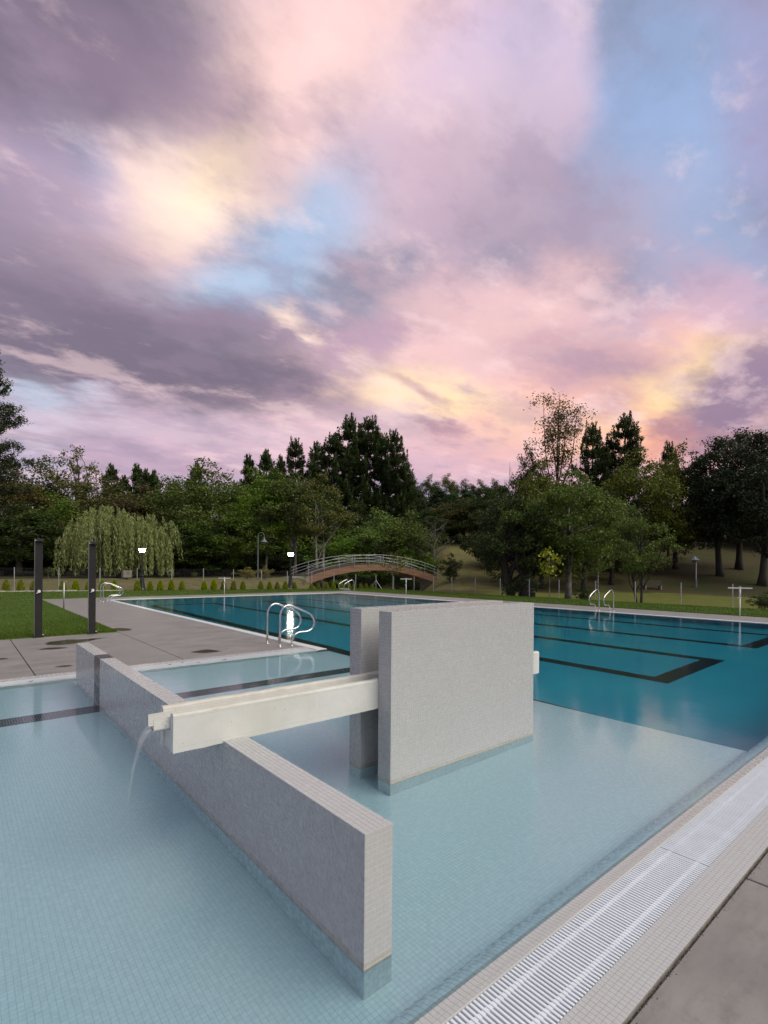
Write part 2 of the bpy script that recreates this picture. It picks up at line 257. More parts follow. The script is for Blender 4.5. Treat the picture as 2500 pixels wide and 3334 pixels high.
    ('bush', 'leaf_dark', 30.16, 16.49, -0.4, 1.07, 1.35, 0.0, 'small dark bush beside the pale mottled trunk', 'bush', 'bushes around the pool lawn'),
    ('bush', 'leaf_gold', 19.19, 41.32, 0.6, 1.07, 2.52, 0.0, 'golden leaved shrub tree left of the middle lit lamp', 'bush', 'bushes around the pool lawn'),
    ('bush', 'leaf_gold', 20.81, 41.27, 0.6, 1.17, 1.63, 0.0, 'smaller golden shrub tree in front of the curved lamp', 'bush', 'bushes around the pool lawn'),
    ('sapling', 'leaf_mid', 5.73, 49.98, 0.6, 0.94, 1.06, 0.0, 'thin sapling with a small green crown right of the left shower post', 'sapling', 'young trees along the fence'),
    ('sapling', 'leaf_mid', 10.45, 44.72, 0.6, 0.8, 0.99, 0.0, 'thin sapling in front of the slatted wooden bin', 'sapling', 'young trees along the fence'),
    ('sapling', 'leaf_mid', 14.62, 41.23, 0.58, 0.63, 0.59, 0.0, 'thin bare looking sapling left of the crossbar post at the far side', 'sapling', 'young trees along the fence'),
    ('sapling', 'leaf_mid', 22.91, 38.2, -0.67, 1.77, 0.69, 0.0, 'thin sapling at the left end of the bridge', 'sapling', 'young trees along the fence'),
    ('sapling', 'leaf_mid', 25.47, 35.41, -1.7, 2.83, 0.58, 0.0, 'thin sapling under the middle of the bridge', 'sapling', 'young trees along the fence'),
    ('sapling', 'leaf_olive', 28.16, 32.51, -0.52, 3.46, 2.85, 0.0, 'tall young tree with a bare tip in front of the bridge', 'sapling', 'young trees along the fence'),
    ('yellow', 'leaf_yellow', 26.3, 16.45, -0.0, 2.82, 1.46, 0.0, 'sapling with large yellow green leaves behind the right fence', 'sapling', 'young trees along the fence'),
]


# ------------------------------------------------------------------ world: dusk sky with clouds
SUN_EL, SUN_AZ = math.radians(48.0), math.radians(-66.0)      # direction the soft light comes from
world = bpy.data.worlds.new('World')
SC.world = world
world.use_nodes = True
wt = world.node_tree
wt.nodes.clear()
SKY_STRENGTH = 0.1
geo = N(wt, 'ShaderNodeTexCoord')
dirv = vmath(wt, 'NORMALIZE', geo.outputs['Generated'], (0, 0, 0))
sky = N(wt, 'ShaderNodeTexSky', sky_type='NISHITA', sun_disc=False,
        sun_elevation=SUN_EL, sun_rotation=PI / 2 - SUN_AZ)
sep = N(wt, 'ShaderNodeSeparateXYZ', {0: dirv})
zc = math_(wt, 'MAXIMUM', sep.outputs[2], 0.0)
# broad veil of thin cloud over a blue sky
horiz = maprange(wt, zc, 0.0, 0.75, 0.0, 1.0, True)
veil = mix(wt, horiz, rgb(160, 152, 168), rgb(122, 126, 148))
# cloud-layer coordinates (a flat layer overhead) give streaks that converge at the horizon
inv = math_(wt, 'DIVIDE', 1.0, math_(wt, 'ADD', zc, 0.16))
lay = vmath(wt, 'MULTIPLY', dirv, N(wt, 'ShaderNodeCombineXYZ', {0: inv, 1: inv, 2: 0.25}).outputs[0])
streak = N(wt, 'ShaderNodeMapping', {'Vector': lay, 'Rotation': (0, 0, math.radians(32)), 'Scale': (0.80, 1.25, 1.0)}).outputs[0]
n_big = noise(wt, streak, 1.3, 7.0, 0.58)
n_fine = noise(wt, streak, 4.2, 8.0, 0.62)
n_puff = noise(wt, lay, 2.4, 9.0, 0.6)
warp1 = vmath(wt, 'SUBTRACT', noise(wt, dirv, 3.2, 3.0, 0.5, True), (0.5, 0.5, 0.5))
warp2 = vmath(wt, 'SUBTRACT', noise(wt, streak, 3.4, 6.0, 0.6, True), (0.5, 0.5, 0.5))
dw = vmath(wt, 'ADD', dirv, vmath(wt, 'MULTIPLY', warp2, (0.13, 0.13, 0.10)))
dw = vmath(wt, 'ADD', dw, vmath(wt, 'MULTIPLY', warp1, (0.10, 0.10, 0.07)))
edge = math_(wt, 'MULTIPLY', math_(wt, 'SUBTRACT', math_(wt, 'ADD', n_puff, n_fine), 1.0), 1.6)
blue = mix(wt, 0.12, rgb(140, 170, 212), mix(wt, 1.0, sky.outputs[0], (SKY_STRENGTH,) * 3 + (1,), 'MULTIPLY'))
col = mix(wt, math_(wt, 'MAXIMUM', maprange(wt, n_big, 0.30, 0.52, 0.55, 1.0, True), maprange(wt, zc, 0.25, 0.12)), blue, veil)
for c0, e1, e2, c, op, soft, wf in BLOBS:
    q1 = vmath(wt, 'DOT_PRODUCT', dw, e1)
    q2 = vmath(wt, 'DOT_PRODUCT', dw, e2)
    q3 = math_(wt, 'MULTIPLY', math_(wt, 'SUBTRACT', 1.0, vmath(wt, 'DOT_PRODUCT', dirv, c0)), 2.5)
    q = vmath(wt, 'LENGTH', N(wt, 'ShaderNodeCombineXYZ', {0: q1, 1: q2, 2: q3}).outputs[0], (0, 0, 0))
    q = math_(wt, 'ADD', q, edge)
    m = maprange(wt, q, 1.0 + soft, 1.0 - soft, 0.0, op, True)
    col = mix(wt, m, col, rgb(*c))
# soft tonal modelling inside the clouds
n_puff2 = noise(wt, vmath(wt, 'ADD', streak, (7.3, 2.1, 0.4)), 2.9, 10.0, 0.62)
col = mix(wt, maprange(wt, n_puff2, 0.51, 0.63, 0.0, 0.30, True), col, rgb(150, 130, 154))
col = mix(wt, maprange(wt, n_puff2, 0.47, 0.34, 0.0, 0.36, True), col, rgb(244, 214, 214))
shade = maprange(wt, n_puff, 0.25, 0.75, 1.08, 0.92)
col = mix(wt, 1.0, col, N(wt, 'ShaderNodeCombineColor', {0: shade, 1: shade, 2: shade}).outputs[0], 'MULTIPLY')
ground_mix = maprange(wt, sep.outputs[2], -0.02, -0.08, 0.0, 1.0)
col = mix(wt, ground_mix, col, (0.03, 0.035, 0.02, 1))
col = mix(wt, 1.0, col, (1 / SKY_STRENGTH,) * 3 + (1,), 'MULTIPLY')
bg = N(wt, 'ShaderNodeBackground', {'Color': col, 'Strength': SKY_STRENGTH})
wo = N(wt, 'ShaderNodeOutputWorld', {'Surface': bg.outputs[0]})

# ------------------------------------------------------------------ one soft sun (light of the bright evening sky behind the camera)
sun_d = bpy.data.lights.new('sun', 'SUN')
sun_d.energy = 2.5
sun_d.angle = math.radians(55.0)
sun_d.color = (1.0, 0.955, 0.80)
sun = bpy.data.objects.new('sun', sun_d)
COL.objects.link(sun)
sv = Vector((math.cos(SUN_AZ) * math.cos(SUN_EL), math.sin(SUN_AZ) * math.cos(SUN_EL), math.sin(SUN_EL)))
sun.rotation_euler = sv.to_track_quat('Z', 'Y').to_euler()
sun.location = (0, -10, 12)

# ------------------------------------------------------------------ materials
def mat(name, base=(0.5, 0.5, 0.5), rough=0.6, metal=0.0, spec=0.5):
    m = bpy.data.materials.new(name)
    m.use_nodes = True
    b = m.node_tree.nodes['Principled BSDF']
    b.inputs['Base Color'].default_value = tuple(base[:3]) + (1,)
    b.inputs['Roughness'].default_value = rough
    b.inputs['Metallic'].default_value = metal
    b.inputs['Specular IOR Level'].default_value = spec
    return m, m.node_tree, b


def bump(nt, b, height, strength=0.3, dist=0.01):
    n = N(nt, 'ShaderNodeBump', {'Height': height, 'Strength': strength, 'Distance': dist})
    nt.links.new(n.outputs[0], b.inputs['Normal'])


def position(nt):
    return N(nt, 'ShaderNodeNewGeometry').outputs['Position']


def scaled(nt, v, s):
    return vmath(nt, 'MULTIPLY', v, s)


def m_mottled(name, c1, c2, scale, rough=0.7, bump_s=0.2, bump_scale=None, dist=0.01, c3=None, stretch=(1, 1, 1), metal=0.0):
    m, nt, b = mat(name, c1, rough, metal)
    p = scaled(nt, position(nt), stretch)
    n1 = noise(nt, p, scale, 6, 0.6)
    c = mix(nt, maprange(nt, n1, 0.35, 0.65), c1 + (1,), c2 + (1,))
    if c3:
        n2 = noise(nt, p, scale * 0.23, 4, 0.6)
        c = mix(nt, maprange(nt, n2, 0.45, 0.68, 0, 0.8), c, c3 + (1,))
    nt.links.new(c, b.inputs['Base Color'])
    if bump_s:
        bump(nt, b, noise(nt, p, bump_scale or scale * 4, 6, 0.65), bump_s, dist)
    return m


def tile_material(name, light, dark, grime):
    m, nt, b = mat(name, light, 0.22, 0.0, 0.5)
    a = N(nt, 'ShaderNodeAttribute', attribute_name='tint').outputs['Fac']
    r = N(nt, 'ShaderNodeObjectInfo').outputs['Random']
    has = N(nt, 'ShaderNodeAttribute', attribute_name='single').outputs['Fac']
    t = math_(nt, 'ADD', math_(nt, 'MULTIPLY', r, has), math_(nt, 'MULTIPLY', a, math_(nt, 'SUBTRACT', 1.0, has)))
    c = mix(nt, t, dark + (1,), light + (1,))
    p = position(nt)
    big = noise(nt, p, 2.2, 4, 0.6)
    c = mix(nt, maprange(nt, big, 0.45, 0.75, 0.0, 0.12), c, grime + (1,))
    z = N(nt, 'ShaderNodeSeparateXYZ', {0: p}).outputs[2]
    jag = math_(nt, 'MULTIPLY', math_(nt, 'SUBTRACT', noise(nt, p, 14, 4), 0.5), 0.03)
    nz = N(nt, 'ShaderNodeSeparateXYZ', {0: N(nt, 'ShaderNodeNewGeometry').outputs['Normal']}).outputs[2]
    upright = maprange(nt, math_(nt, 'ABSOLUTE', nz), 0.25, 0.1)
    scum = maprange(nt, math_(nt, 'ABSOLUTE', math_(nt, 'SUBTRACT', math_(nt, 'ADD', z, jag), 0.012)), 0.03, 0.0, 0.0, 0.55, True)
    c = mix(nt, math_(nt, 'MULTIPLY', scum, upright), c, (0.33, 0.29, 0.20, 1))
    nt.links.new(c, b.inputs['Base Color'])
    nt.links.new(maprange(nt, noise(nt, p, 30, 3), 0.3, 0.7, 0.16, 0.38), b.inputs['Roughness'])
    return m


M = {}
M['tile'] = tile_material('white_glazed_tile', (0.468, 0.465, 0.462), (0.452, 0.449, 0.446), (0.405, 0.392, 0.370))
M['tile_dark'] = tile_material('dark_glazed_tile', (0.045, 0.038, 0.045), (0.028, 0.026, 0.032), (0.07, 0.06, 0.06))
M['tile_floor_bright'] = tile_material('floor_and_brightened_tile', (0.70, 0.735, 0.775), (0.66, 0.695, 0.735), (0.62, 0.65, 0.67))  # floor tile; on submerged walls and lip its lightness stands in for light
def grout_material():
    # dirt settles on level joints, upright joints stay pale
    m, nt, b = mat('tile_grout', (0.5, 0.48, 0.45), 0.9)
    g = N(nt, 'ShaderNodeNewGeometry')
    up = N(nt, 'ShaderNodeSeparateXYZ', {0: g.outputs['Normal']}).outputs[2]
    n1 = noise(nt, g.outputs['Position'], 3.0, 6, 0.65)
    c = mix(nt, maprange(nt, n1, 0.38, 0.62), (0.62, 0.615, 0.60, 1), (0.68, 0.675, 0.66, 1))
    d = mix(nt, noise(nt, g.outputs['Position'], 25, 4), (0.27, 0.25, 0.235, 1), (0.34, 0.32, 0.30, 1))
    nt.links.new(mix(nt, maprange(nt, up, 0.3, 0.8), c, d), b.inputs['Base Color'])
    return m


M['grout'] = grout_material()
M['grout_dark'] = m_mottled('dirty_grout', (0.27, 0.24, 0.215), (0.36, 0.32, 0.29), 30, 0.9, 0.2, 120, 0.002)
M['grout_floor'] = m_mottled('pool_floor_grout', (0.50, 0.52, 0.53), (0.44, 0.455, 0.465), 30, 0.9, 0)
M['teal'] = m_mottled('teal_pool_lining', (0.032, 0.39, 0.50), (0.024, 0.34, 0.46), 0.5, 0.5, 0)
M['lane'] = m_mottled('black_lane_tile', (0.006, 0.010, 0.014), (0.010, 0.014, 0.018), 20, 0.4, 0)
M['coping'] = m_mottled('white_coping_tile', (0.66, 0.67, 0.67), (0.60, 0.61, 0.61), 6, 0.4, 0.15, 60, 0.003)
M['grate'] = m_mottled('white_plastic_grate', (0.74, 0.77, 0.82), (0.68, 0.71, 0.76), 8, 0.35, 0)
M['gutter'] = m_mottled('dark_gutter', (0.035, 0.035, 0.035), (0.06, 0.055, 0.05), 10, 0.6, 0)
M['paint'] = m_mottled('cream_painted_concrete', (0.68, 0.675, 0.645), (0.64, 0.635, 0.60), 7, 0.75, 0.35, 55, 0.006, (0.58, 0.565, 0.51))
def stain_paint():
    # brown weather stains under the upper edge, hairline board marks along the side
    nt = M['paint'].node_tree
    b = nt.nodes['Principled BSDF']
    src = b.inputs['Base Color'].links[0].from_socket
    g = N(nt, 'ShaderNodeNewGeometry')
    p = g.outputs['Position']
    z = N(nt, 'ShaderNodeSeparateXYZ', {0: p}).outputs[2]
    n1 = noise(nt, scaled(nt, p, (5, 5, 1.2)), 1.4, 7, 0.7)
    run = maprange(nt, math_(nt, 'ADD', z, math_(nt, 'MULTIPLY', math_(nt, 'SUBTRACT', n1, 0.5), 0.07)), 0.760, 0.792, 0.0, 0.45, True)
    c = mix(nt, run, src, (0.42, 0.33, 0.22, 1))
    for h, w in ((0.752, 0.0012), (0.578, 0.0010)):
        d = math_(nt, 'ABSOLUTE', math_(nt, 'SUBTRACT', math_(nt, 'ADD', z, math_(nt, 'MULTIPLY', n1, 0.006)), h + 0.003))
        c = mix(nt, math_(nt, 'MULTIPLY', maprange(nt, d, w * 1.6, 0.0, 0.0, 0.6), maprange(nt, n1, 0.35, 0.55)), c, (0.38, 0.33, 0.26, 1))
    pit = N(nt, 'ShaderNodeTexVoronoi', {'Vector': p, 'Scale': 14.0}).outputs['Distance']
    c = mix(nt, maprange(nt, pit, 0.07, 0.04, 0, 0.7), c, (0.30, 0.26, 0.2, 1))
    nt.links.new(c, b.inputs['Base Color'])


stain_paint()
M['steel'] = m_mottled('brushed_steel', (0.72, 0.72, 0.71), (0.62, 0.61, 0.60), 12, 0.16, 0, metal=1.0)
M['galv'] = m_mottled('galvanised_steel', (0.50, 0.51, 0.52), (0.40, 0.41, 0.42), 9, 0.45, 0, metal=0.6)
M['white_metal'] = m_mottled('white_painted_metal', (0.72, 0.72, 0.70), (0.62, 0.62, 0.60), 9, 0.45, 0)
M['shower'] = m_mottled('dark_grey_metal', (0.022, 0.020, 0.020), (0.017, 0.016, 0.016), 6, 0.62, 0.05, 200, 0.001)
M['shower'].node_tree.nodes['Principled BSDF'].inputs['Specular IOR Level'].default_value = 0.25
M['wire'] = m_mottled('dull_wire', (0.10, 0.105, 0.10), (0.07, 0.075, 0.07), 9, 0.6, 0)
M['black'] = m_mottled('black_metal', (0.012, 0.012, 0.013), (0.02, 0.02, 0.02), 8, 0.4, 0)
M['lamp_grey'] = m_mottled('blue_grey_lamp_metal', (0.16, 0.18, 0.20), (0.12, 0.13, 0.15), 8, 0.4, 0)
M['brass'] = m_mottled('brass', (0.42, 0.34, 0.20), (0.33, 0.26, 0.15), 20, 0.35, 0, metal=0.8)
M['wood'] = m_mottled('weathered_grey_wood', (0.32, 0.28, 0.24), (0.20, 0.17, 0.15), 12, 0.85, 0.3, 60, 0.01, None, (1, 1, 0.15))
M['plank'] = m_mottled('dark_deck_plank', (0.075, 0.062, 0.058), (0.05, 0.042, 0.04), 9, 0.8, 0.2)
M['arch'] = m_mottled('red_brown_laminated_timber', (0.32, 0.175, 0.10), (0.22, 0.115, 0.07), 3.0, 0.6, 0.3, 18, 0.02, (0.15, 0.085, 0.055), (0.6, 0.6, 7))
M['bark'] = m_mottled('dark_bark', (0.050, 0.042, 0.034), (0.028, 0.024, 0.02), 7, 0.95, 0.7, 16, 0.05, None, (1, 1, 0.35))
M['bark_pale'] = m_mottled('pale_lichen_bark', (0.26, 0.24, 0.21), (0.10, 0.09, 0.08), 3.2, 0.95, 0.6, 14, 0.05, (0.16, 0.15, 0.12))
M['bark_white'] = m_mottled('white_birch_bark', (0.60, 0.58, 0.54), (0.12, 0.11, 0.10), 4.5, 0.9, 0.3, 14, 0.03, None, (1, 1, 1.6))
M['bark_grey'] = m_mottled('grey_bare_twigs', (0.20, 0.18, 0.155), (0.14, 0.125, 0.11), 6, 0.95, 0)
M['concrete_grey'] = m_mottled('abutment_concrete', (0.30, 0.28, 0.25), (0.20, 0.19, 0.17), 2.5, 0.9, 0.3, 25, 0.02)
M['stone'] = m_mottled('pale_kerb_stone', (0.62, 0.59, 0.52), (0.48, 0.45, 0.40), 5, 0.9, 0.3, 30, 0.01)
M['dead_leaf'] = mat('dead_leaf', (0.11, 0.03, 0.02), 0.9)[0]
M['dirt'] = m_mottled('dirt', (0.09, 0.075, 0.06), (0.16, 0.14, 0.12), 200, 0.95, 0)
M['puddle'] = mat('wet_concrete', (0.060, 0.050, 0.038), 0.13)[0]
M['damp'] = m_mottled('damp_concrete', (0.13, 0.115, 0.10), (0.16, 0.145, 0.128), 6, 0.45, 0.1, 90, 0.003)

# concrete deck: mottled, trowel streaks, per-slab tone, fine pitting
def deck_material():
    m, nt, b = mat('brushed_concrete', (0.33, 0.31, 0.29), 0.75)
    p = position(nt)
    n1 = noise(nt, scaled(nt, p, (1.0, 2.2, 1)), 1.1, 8, 0.62)
    n2 = noise(nt, scaled(nt, p, (1.5, 7.0, 1)), 2.2, 5, 0.6)
    n3 = noise(nt, p, 90, 3, 0.7)
    r = N(nt, 'ShaderNodeObjectInfo').outputs['Random']
    c = mix(nt, maprange(nt, n1, 0.3, 0.7), (0.185, 0.170, 0.155, 1), (0.295, 0.277, 0.258, 1))
    c = mix(nt, maprange(nt, n2, 0.5, 0.72, 0, 0.55), c, (0.165, 0.148, 0.132, 1))
    c = mix(nt, maprange(nt, r, 0, 1, 0, 0.16), c, (0.24, 0.24, 0.245, 1))
    c = mix(nt, maprange(nt, n3, 0.62, 0.75, 0, 0.5), c, (0.16, 0.15, 0.14, 1))
    n4 = noise(nt, p, 260, 2, 0.6)
    c = mix(nt, maprange(nt, n4, 0.35, 0.65, 0, 0.35), c, mix(nt, 0.5, c, (0.13, 0.12, 0.11, 1)))
    n5 = noise(nt, p, 7.0, 6, 0.7)
    c = mix(nt, maprange(nt, n5, 0.54, 0.70, 0, 0.5), c, (0.15, 0.137, 0.124, 1))
    spot = N(nt, 'ShaderNodeTexVoronoi', {'Vector': p, 'Scale': 3.3}).outputs['Distance']
    c = mix(nt, maprange(nt, spot, 0.035, 0.02, 0, 0.8), c, (0.06, 0.055, 0.05, 1))
    nt.links.new(c, b.inputs['Base Color'])
    nt.links.new(maprange(nt, n1, 0.3, 0.7, 0.42, 0.7), b.inputs['Roughness'])
    bump(nt, b, math_(nt, 'ADD', n3, math_(nt, 'MULTIPLY', n2, 0.6)), 0.25, 0.004)
    return m


M['deck'] = deck_material()


def lawn_material():
    m, nt, b = mat('mown_grass', (0.05, 0.08, 0.015), 0.9, 0, 0.2)
    p = position(nt)
    n1 = noise(nt, scaled(nt, p, (1, 1, 1)), 0.9, 6, 0.65)
    n2 = noise(nt, p, 14, 5, 0.7)
    c = mix(nt, maprange(nt, n1, 0.35, 0.65), (0.060, 0.105, 0.012, 1), (0.095, 0.150, 0.018, 1))
    c = mix(nt, maprange(nt, n2, 0.4, 0.7, 0, 0.7), c, (0.030, 0.055, 0.008, 1))
    c = mix(nt, maprange(nt, noise(nt, scaled(nt, p, (0.6, 1.0, 1)), 0.55, 5, 0.7), 0.55, 0.68, 0, 0.75), c, (0.055, 0.052, 0.014, 1))
    nt.links.new(c, b.inputs['Base Color'])
    bump(nt, b, n2, 0.8, 0.05)
    return m


M['lawn'] = lawn_material()


def terrain_material():
    m, nt, b = mat('park_ground', (0.08, 0.08, 0.03), 0.95, 0, 0.15)
    p = position(nt)
    n1 = noise(nt, scaled(nt, p, (1, 1, 2)), 0.22, 7, 0.62)
    n2 = noise(nt, scaled(nt, p, (0.7, 0.7, 3)), 1.6, 6, 0.7)
    n3 = noise(nt, p, 5.0, 4, 0.7)
    # woodland soil and rough grass, colour darkened to carry tree shade; straw-dry grass on the open slope behind the bridge; mown meadow outside the right fence
    c = mix(nt, maprange(nt, n1, 0.38, 0.60), (0.042, 0.048, 0.014, 1), (0.060, 0.046, 0.022, 1))
    jag = math_(nt, 'MULTIPLY', math_(nt, 'SUBTRACT', n1, 0.5), 18.0)
    dry = maprange(nt, math_(nt, 'ADD', vmath(nt, 'DISTANCE', scaled(nt, p, (1, 1, 0.2)), (48.0, 42.5, 0.6)), jag), 19.0, 11.0, 0.0, 1.0, True)
    c = mix(nt, dry, c, mix(nt, maprange(nt, n2, 0.40, 0.62), (0.210, 0.165, 0.075, 1), (0.120, 0.135, 0.032, 1)))
    bank = maprange(nt, math_(nt, 'ADD', vmath(nt, 'DISTANCE', scaled(nt, p, (0.28, 1, 0.1)), (2.6, 41.5, 0.05)), math_(nt, 'MULTIPLY', jag, 0.1)), 8.0, 5.5, 0.0, 1.0, True)
    c = mix(nt, bank, c, mix(nt, maprange(nt, n2, 0.40, 0.62), (0.165, 0.125, 0.075, 1), (0.095, 0.105, 0.032, 1)))
    mown = maprange(nt, math_(nt, 'ADD', vmath(nt, 'DISTANCE', scaled(nt, p, (1, 0.75, 0.2)), (35.0, 7.0, 0.0)), jag), 17.0, 12.0, 0.0, 1.0, True)
    c = mix(nt, mown, c, mix(nt, maprange(nt, n2, 0.38, 0.64), (0.120, 0.150, 0.020, 1), (0.120, 0.105, 0.032, 1)))
    c = mix(nt, maprange(nt, n3, 0.55, 0.75, 0, 0.5), c, mix(nt, 0.6, c, (0.10, 0.08, 0.04, 1)))
    nt.links.new(c, b.inputs['Base Color'])
    bump(nt, b, math_(nt, 'ADD', n2, n3), 0.8, 0.12)
    return m


M['terrain'] = terrain_material()


def leaf_material(name, c1, c2, trans=0.25):
    m = bpy.data.materials.new(name)
    m.use_nodes = True
    nt = m.node_tree
    nt.nodes.clear()
    a = N(nt, 'ShaderNodeAttribute', attribute_name='tint').outputs['Fac']
    r = N(nt, 'ShaderNodeObjectInfo').outputs['Random']
    c = mix(nt, a, c1 + (1,), c2 + (1,))
    hsv = N(nt, 'ShaderNodeHueSaturation', {'Hue': maprange(nt, r, 0, 1, 0.485, 0.515), 'Saturation': maprange(nt, r, 0, 1, 0.85, 1.1),
                                            'Value': maprange(nt, r, 0, 1, 0.8, 1.2), 'Color': c}).outputs[0]
    d = N(nt, 'ShaderNodeBsdfPrincipled', {'Base Color': hsv, 'Roughness': 0.55, 'Specular IOR Level': 0.25}).outputs[0]
    t = N(nt, 'ShaderNodeBsdfTranslucent', {'Color': hsv}).outputs[0]
    ms = N(nt, 'ShaderNodeMixShader', {0: trans, 1: d, 2: t}).outputs[0]
    N(nt, 'ShaderNodeOutputMaterial', {'Surface': ms})
    return m


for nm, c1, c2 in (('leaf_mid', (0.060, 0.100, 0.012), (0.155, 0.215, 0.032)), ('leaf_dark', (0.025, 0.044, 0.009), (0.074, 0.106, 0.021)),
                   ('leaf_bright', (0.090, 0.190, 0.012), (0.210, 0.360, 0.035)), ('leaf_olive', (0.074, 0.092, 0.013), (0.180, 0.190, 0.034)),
                   ('leaf_brown', (0.072, 0.064, 0.016), (0.160, 0.130, 0.036)), ('leaf_pine', (0.030, 0.052, 0.014), (0.082, 0.120, 0.030)),
                   ('leaf_blue', (0.038, 0.072, 0.030), (0.086, 0.136, 0.056)), ('leaf_willow', (0.165, 0.200, 0.055), (0.350, 0.385, 0.140)),
                   ('leaf_oak', (0.022, 0.034, 0.014), (0.060, 0.080, 0.034)), ('leaf_gold', (0.14, 0.12, 0.035), (0.26, 0.22, 0.07)),
                   ('leaf_yellow', (0.14, 0.18, 0.02), (0.38, 0.36, 0.035)), ('leaf_thuja', (0.150, 0.195, 0.008), (0.330, 0.375, 0.016)),
                   ('grass_blade', (0.045, 0.085, 0.008), (0.125, 0.185, 0.020))):
    M[nm] = leaf_material(nm, c1, c2)


def water_material():
    m = bpy.data.materials.new('pool_water')
    m.use_nodes = True
    nt = m.node_tree
    nt.nodes.clear()
    p = position(nt)
    sx = N(nt, 'ShaderNodeSeparateXYZ', {0: p})
    # churned by the falling water near the spout, calm elsewhere
    dist = vmath(nt, 'DISTANCE', p, (0.55, 3.1, 0.0))
    churn = maprange(nt, dist, 0.2, 2.6, 1.0, 0.0, True)
    w1 = noise(nt, scaled(nt, p, (1, 1, 1)), 1.4, 3, 0.5)
    w2 = noise(nt, scaled(nt, p, (1, 1, 1)), 6.0, 3, 0.5)
    ring = math_(nt, 'MULTIPLY', math_(nt, 'COSINE', math_(nt, 'MULTIPLY', dist, 16.0)), maprange(nt, dist, 0.0, 1.1, 1.0, 0.0, True))
    hgt = math_(nt, 'ADD', math_(nt, 'ADD', w1, math_(nt, 'MULTIPLY', w2, 0.18)), math_(nt, 'MULTIPLY', ring, 0.10))
    bn = N(nt, 'ShaderNodeBump', {'Height': hgt, 'Strength': 0.06, 'Distance': 0.05}).outputs[0]
    fr = N(nt, 'ShaderNodeFresnel', {'IOR': 1.333, 'Normal': bn}).outputs[0]
    rr = maprange(nt, churn, 0, 1, 0.0, 0.10)
    gl = N(nt, 'ShaderNodeBsdfGlossy', {'Color': (1, 1, 1, 1), 'Roughness': maprange(nt, churn, 0, 1, 0.10, 0.22), 'Normal': bn}).outputs[0]
    rf = N(nt, 'ShaderNodeBsdfRefraction', {'Color': (0.78, 0.945, 0.985, 1), 'Roughness': rr, 'IOR': 1.333, 'Normal': bn}).outputs[0]
    ms = N(nt, 'ShaderNodeMixShader', {0: fr, 1: rf, 2: gl}).outputs[0]
    N(nt, 'ShaderNodeOutputMaterial', {'Surface': ms})
    return m


M['water'] = water_material()


def stream_material():
    m = bpy.data.materials.new('falling_water')
    m.use_nodes = True
    nt = m.node_tree
    nt.nodes.clear()
    t = N(nt, 'ShaderNodeBsdfTransparent').outputs[0]
    g = N(nt, 'ShaderNodeBsdfGlossy', {'Color': (0.9, 0.95, 1, 1), 'Roughness': 0.25}).outputs[0]
    d = N(nt, 'ShaderNodeBsdfDiffuse', {'Color': (0.75, 0.8, 0.85, 1)}).outputs[0]
    s = N(nt, 'ShaderNodeMixShader', {0: 0.5, 1: g, 2: d}).outputs[0]
    z = N(nt, 'ShaderNodeSeparateXYZ', {0: position(nt)}).outputs[2]
    s = N(nt, 'ShaderNodeMixShader', {0: maprange(nt, z, 0.12, 0.67, 0.008, 0.15), 1: t, 2: s}).outputs[0]
    N(nt, 'ShaderNodeOutputMaterial', {'Surface': s})
    return m


M['stream'] = stream_material()


def glow_material():
    m = bpy.data.materials.new('lit_lantern')
    m.use_nodes = True
    nt = m.node_tree
    nt.nodes.clear()
    e = N(nt, 'ShaderNodeEmission', {'Color': (1.0, 0.97, 0.80, 1), 'Strength': 60.0}).outputs[0]
    N(nt, 'ShaderNodeOutputMaterial', {'Surface': e})
    return m


M['glow'] = glow_material()

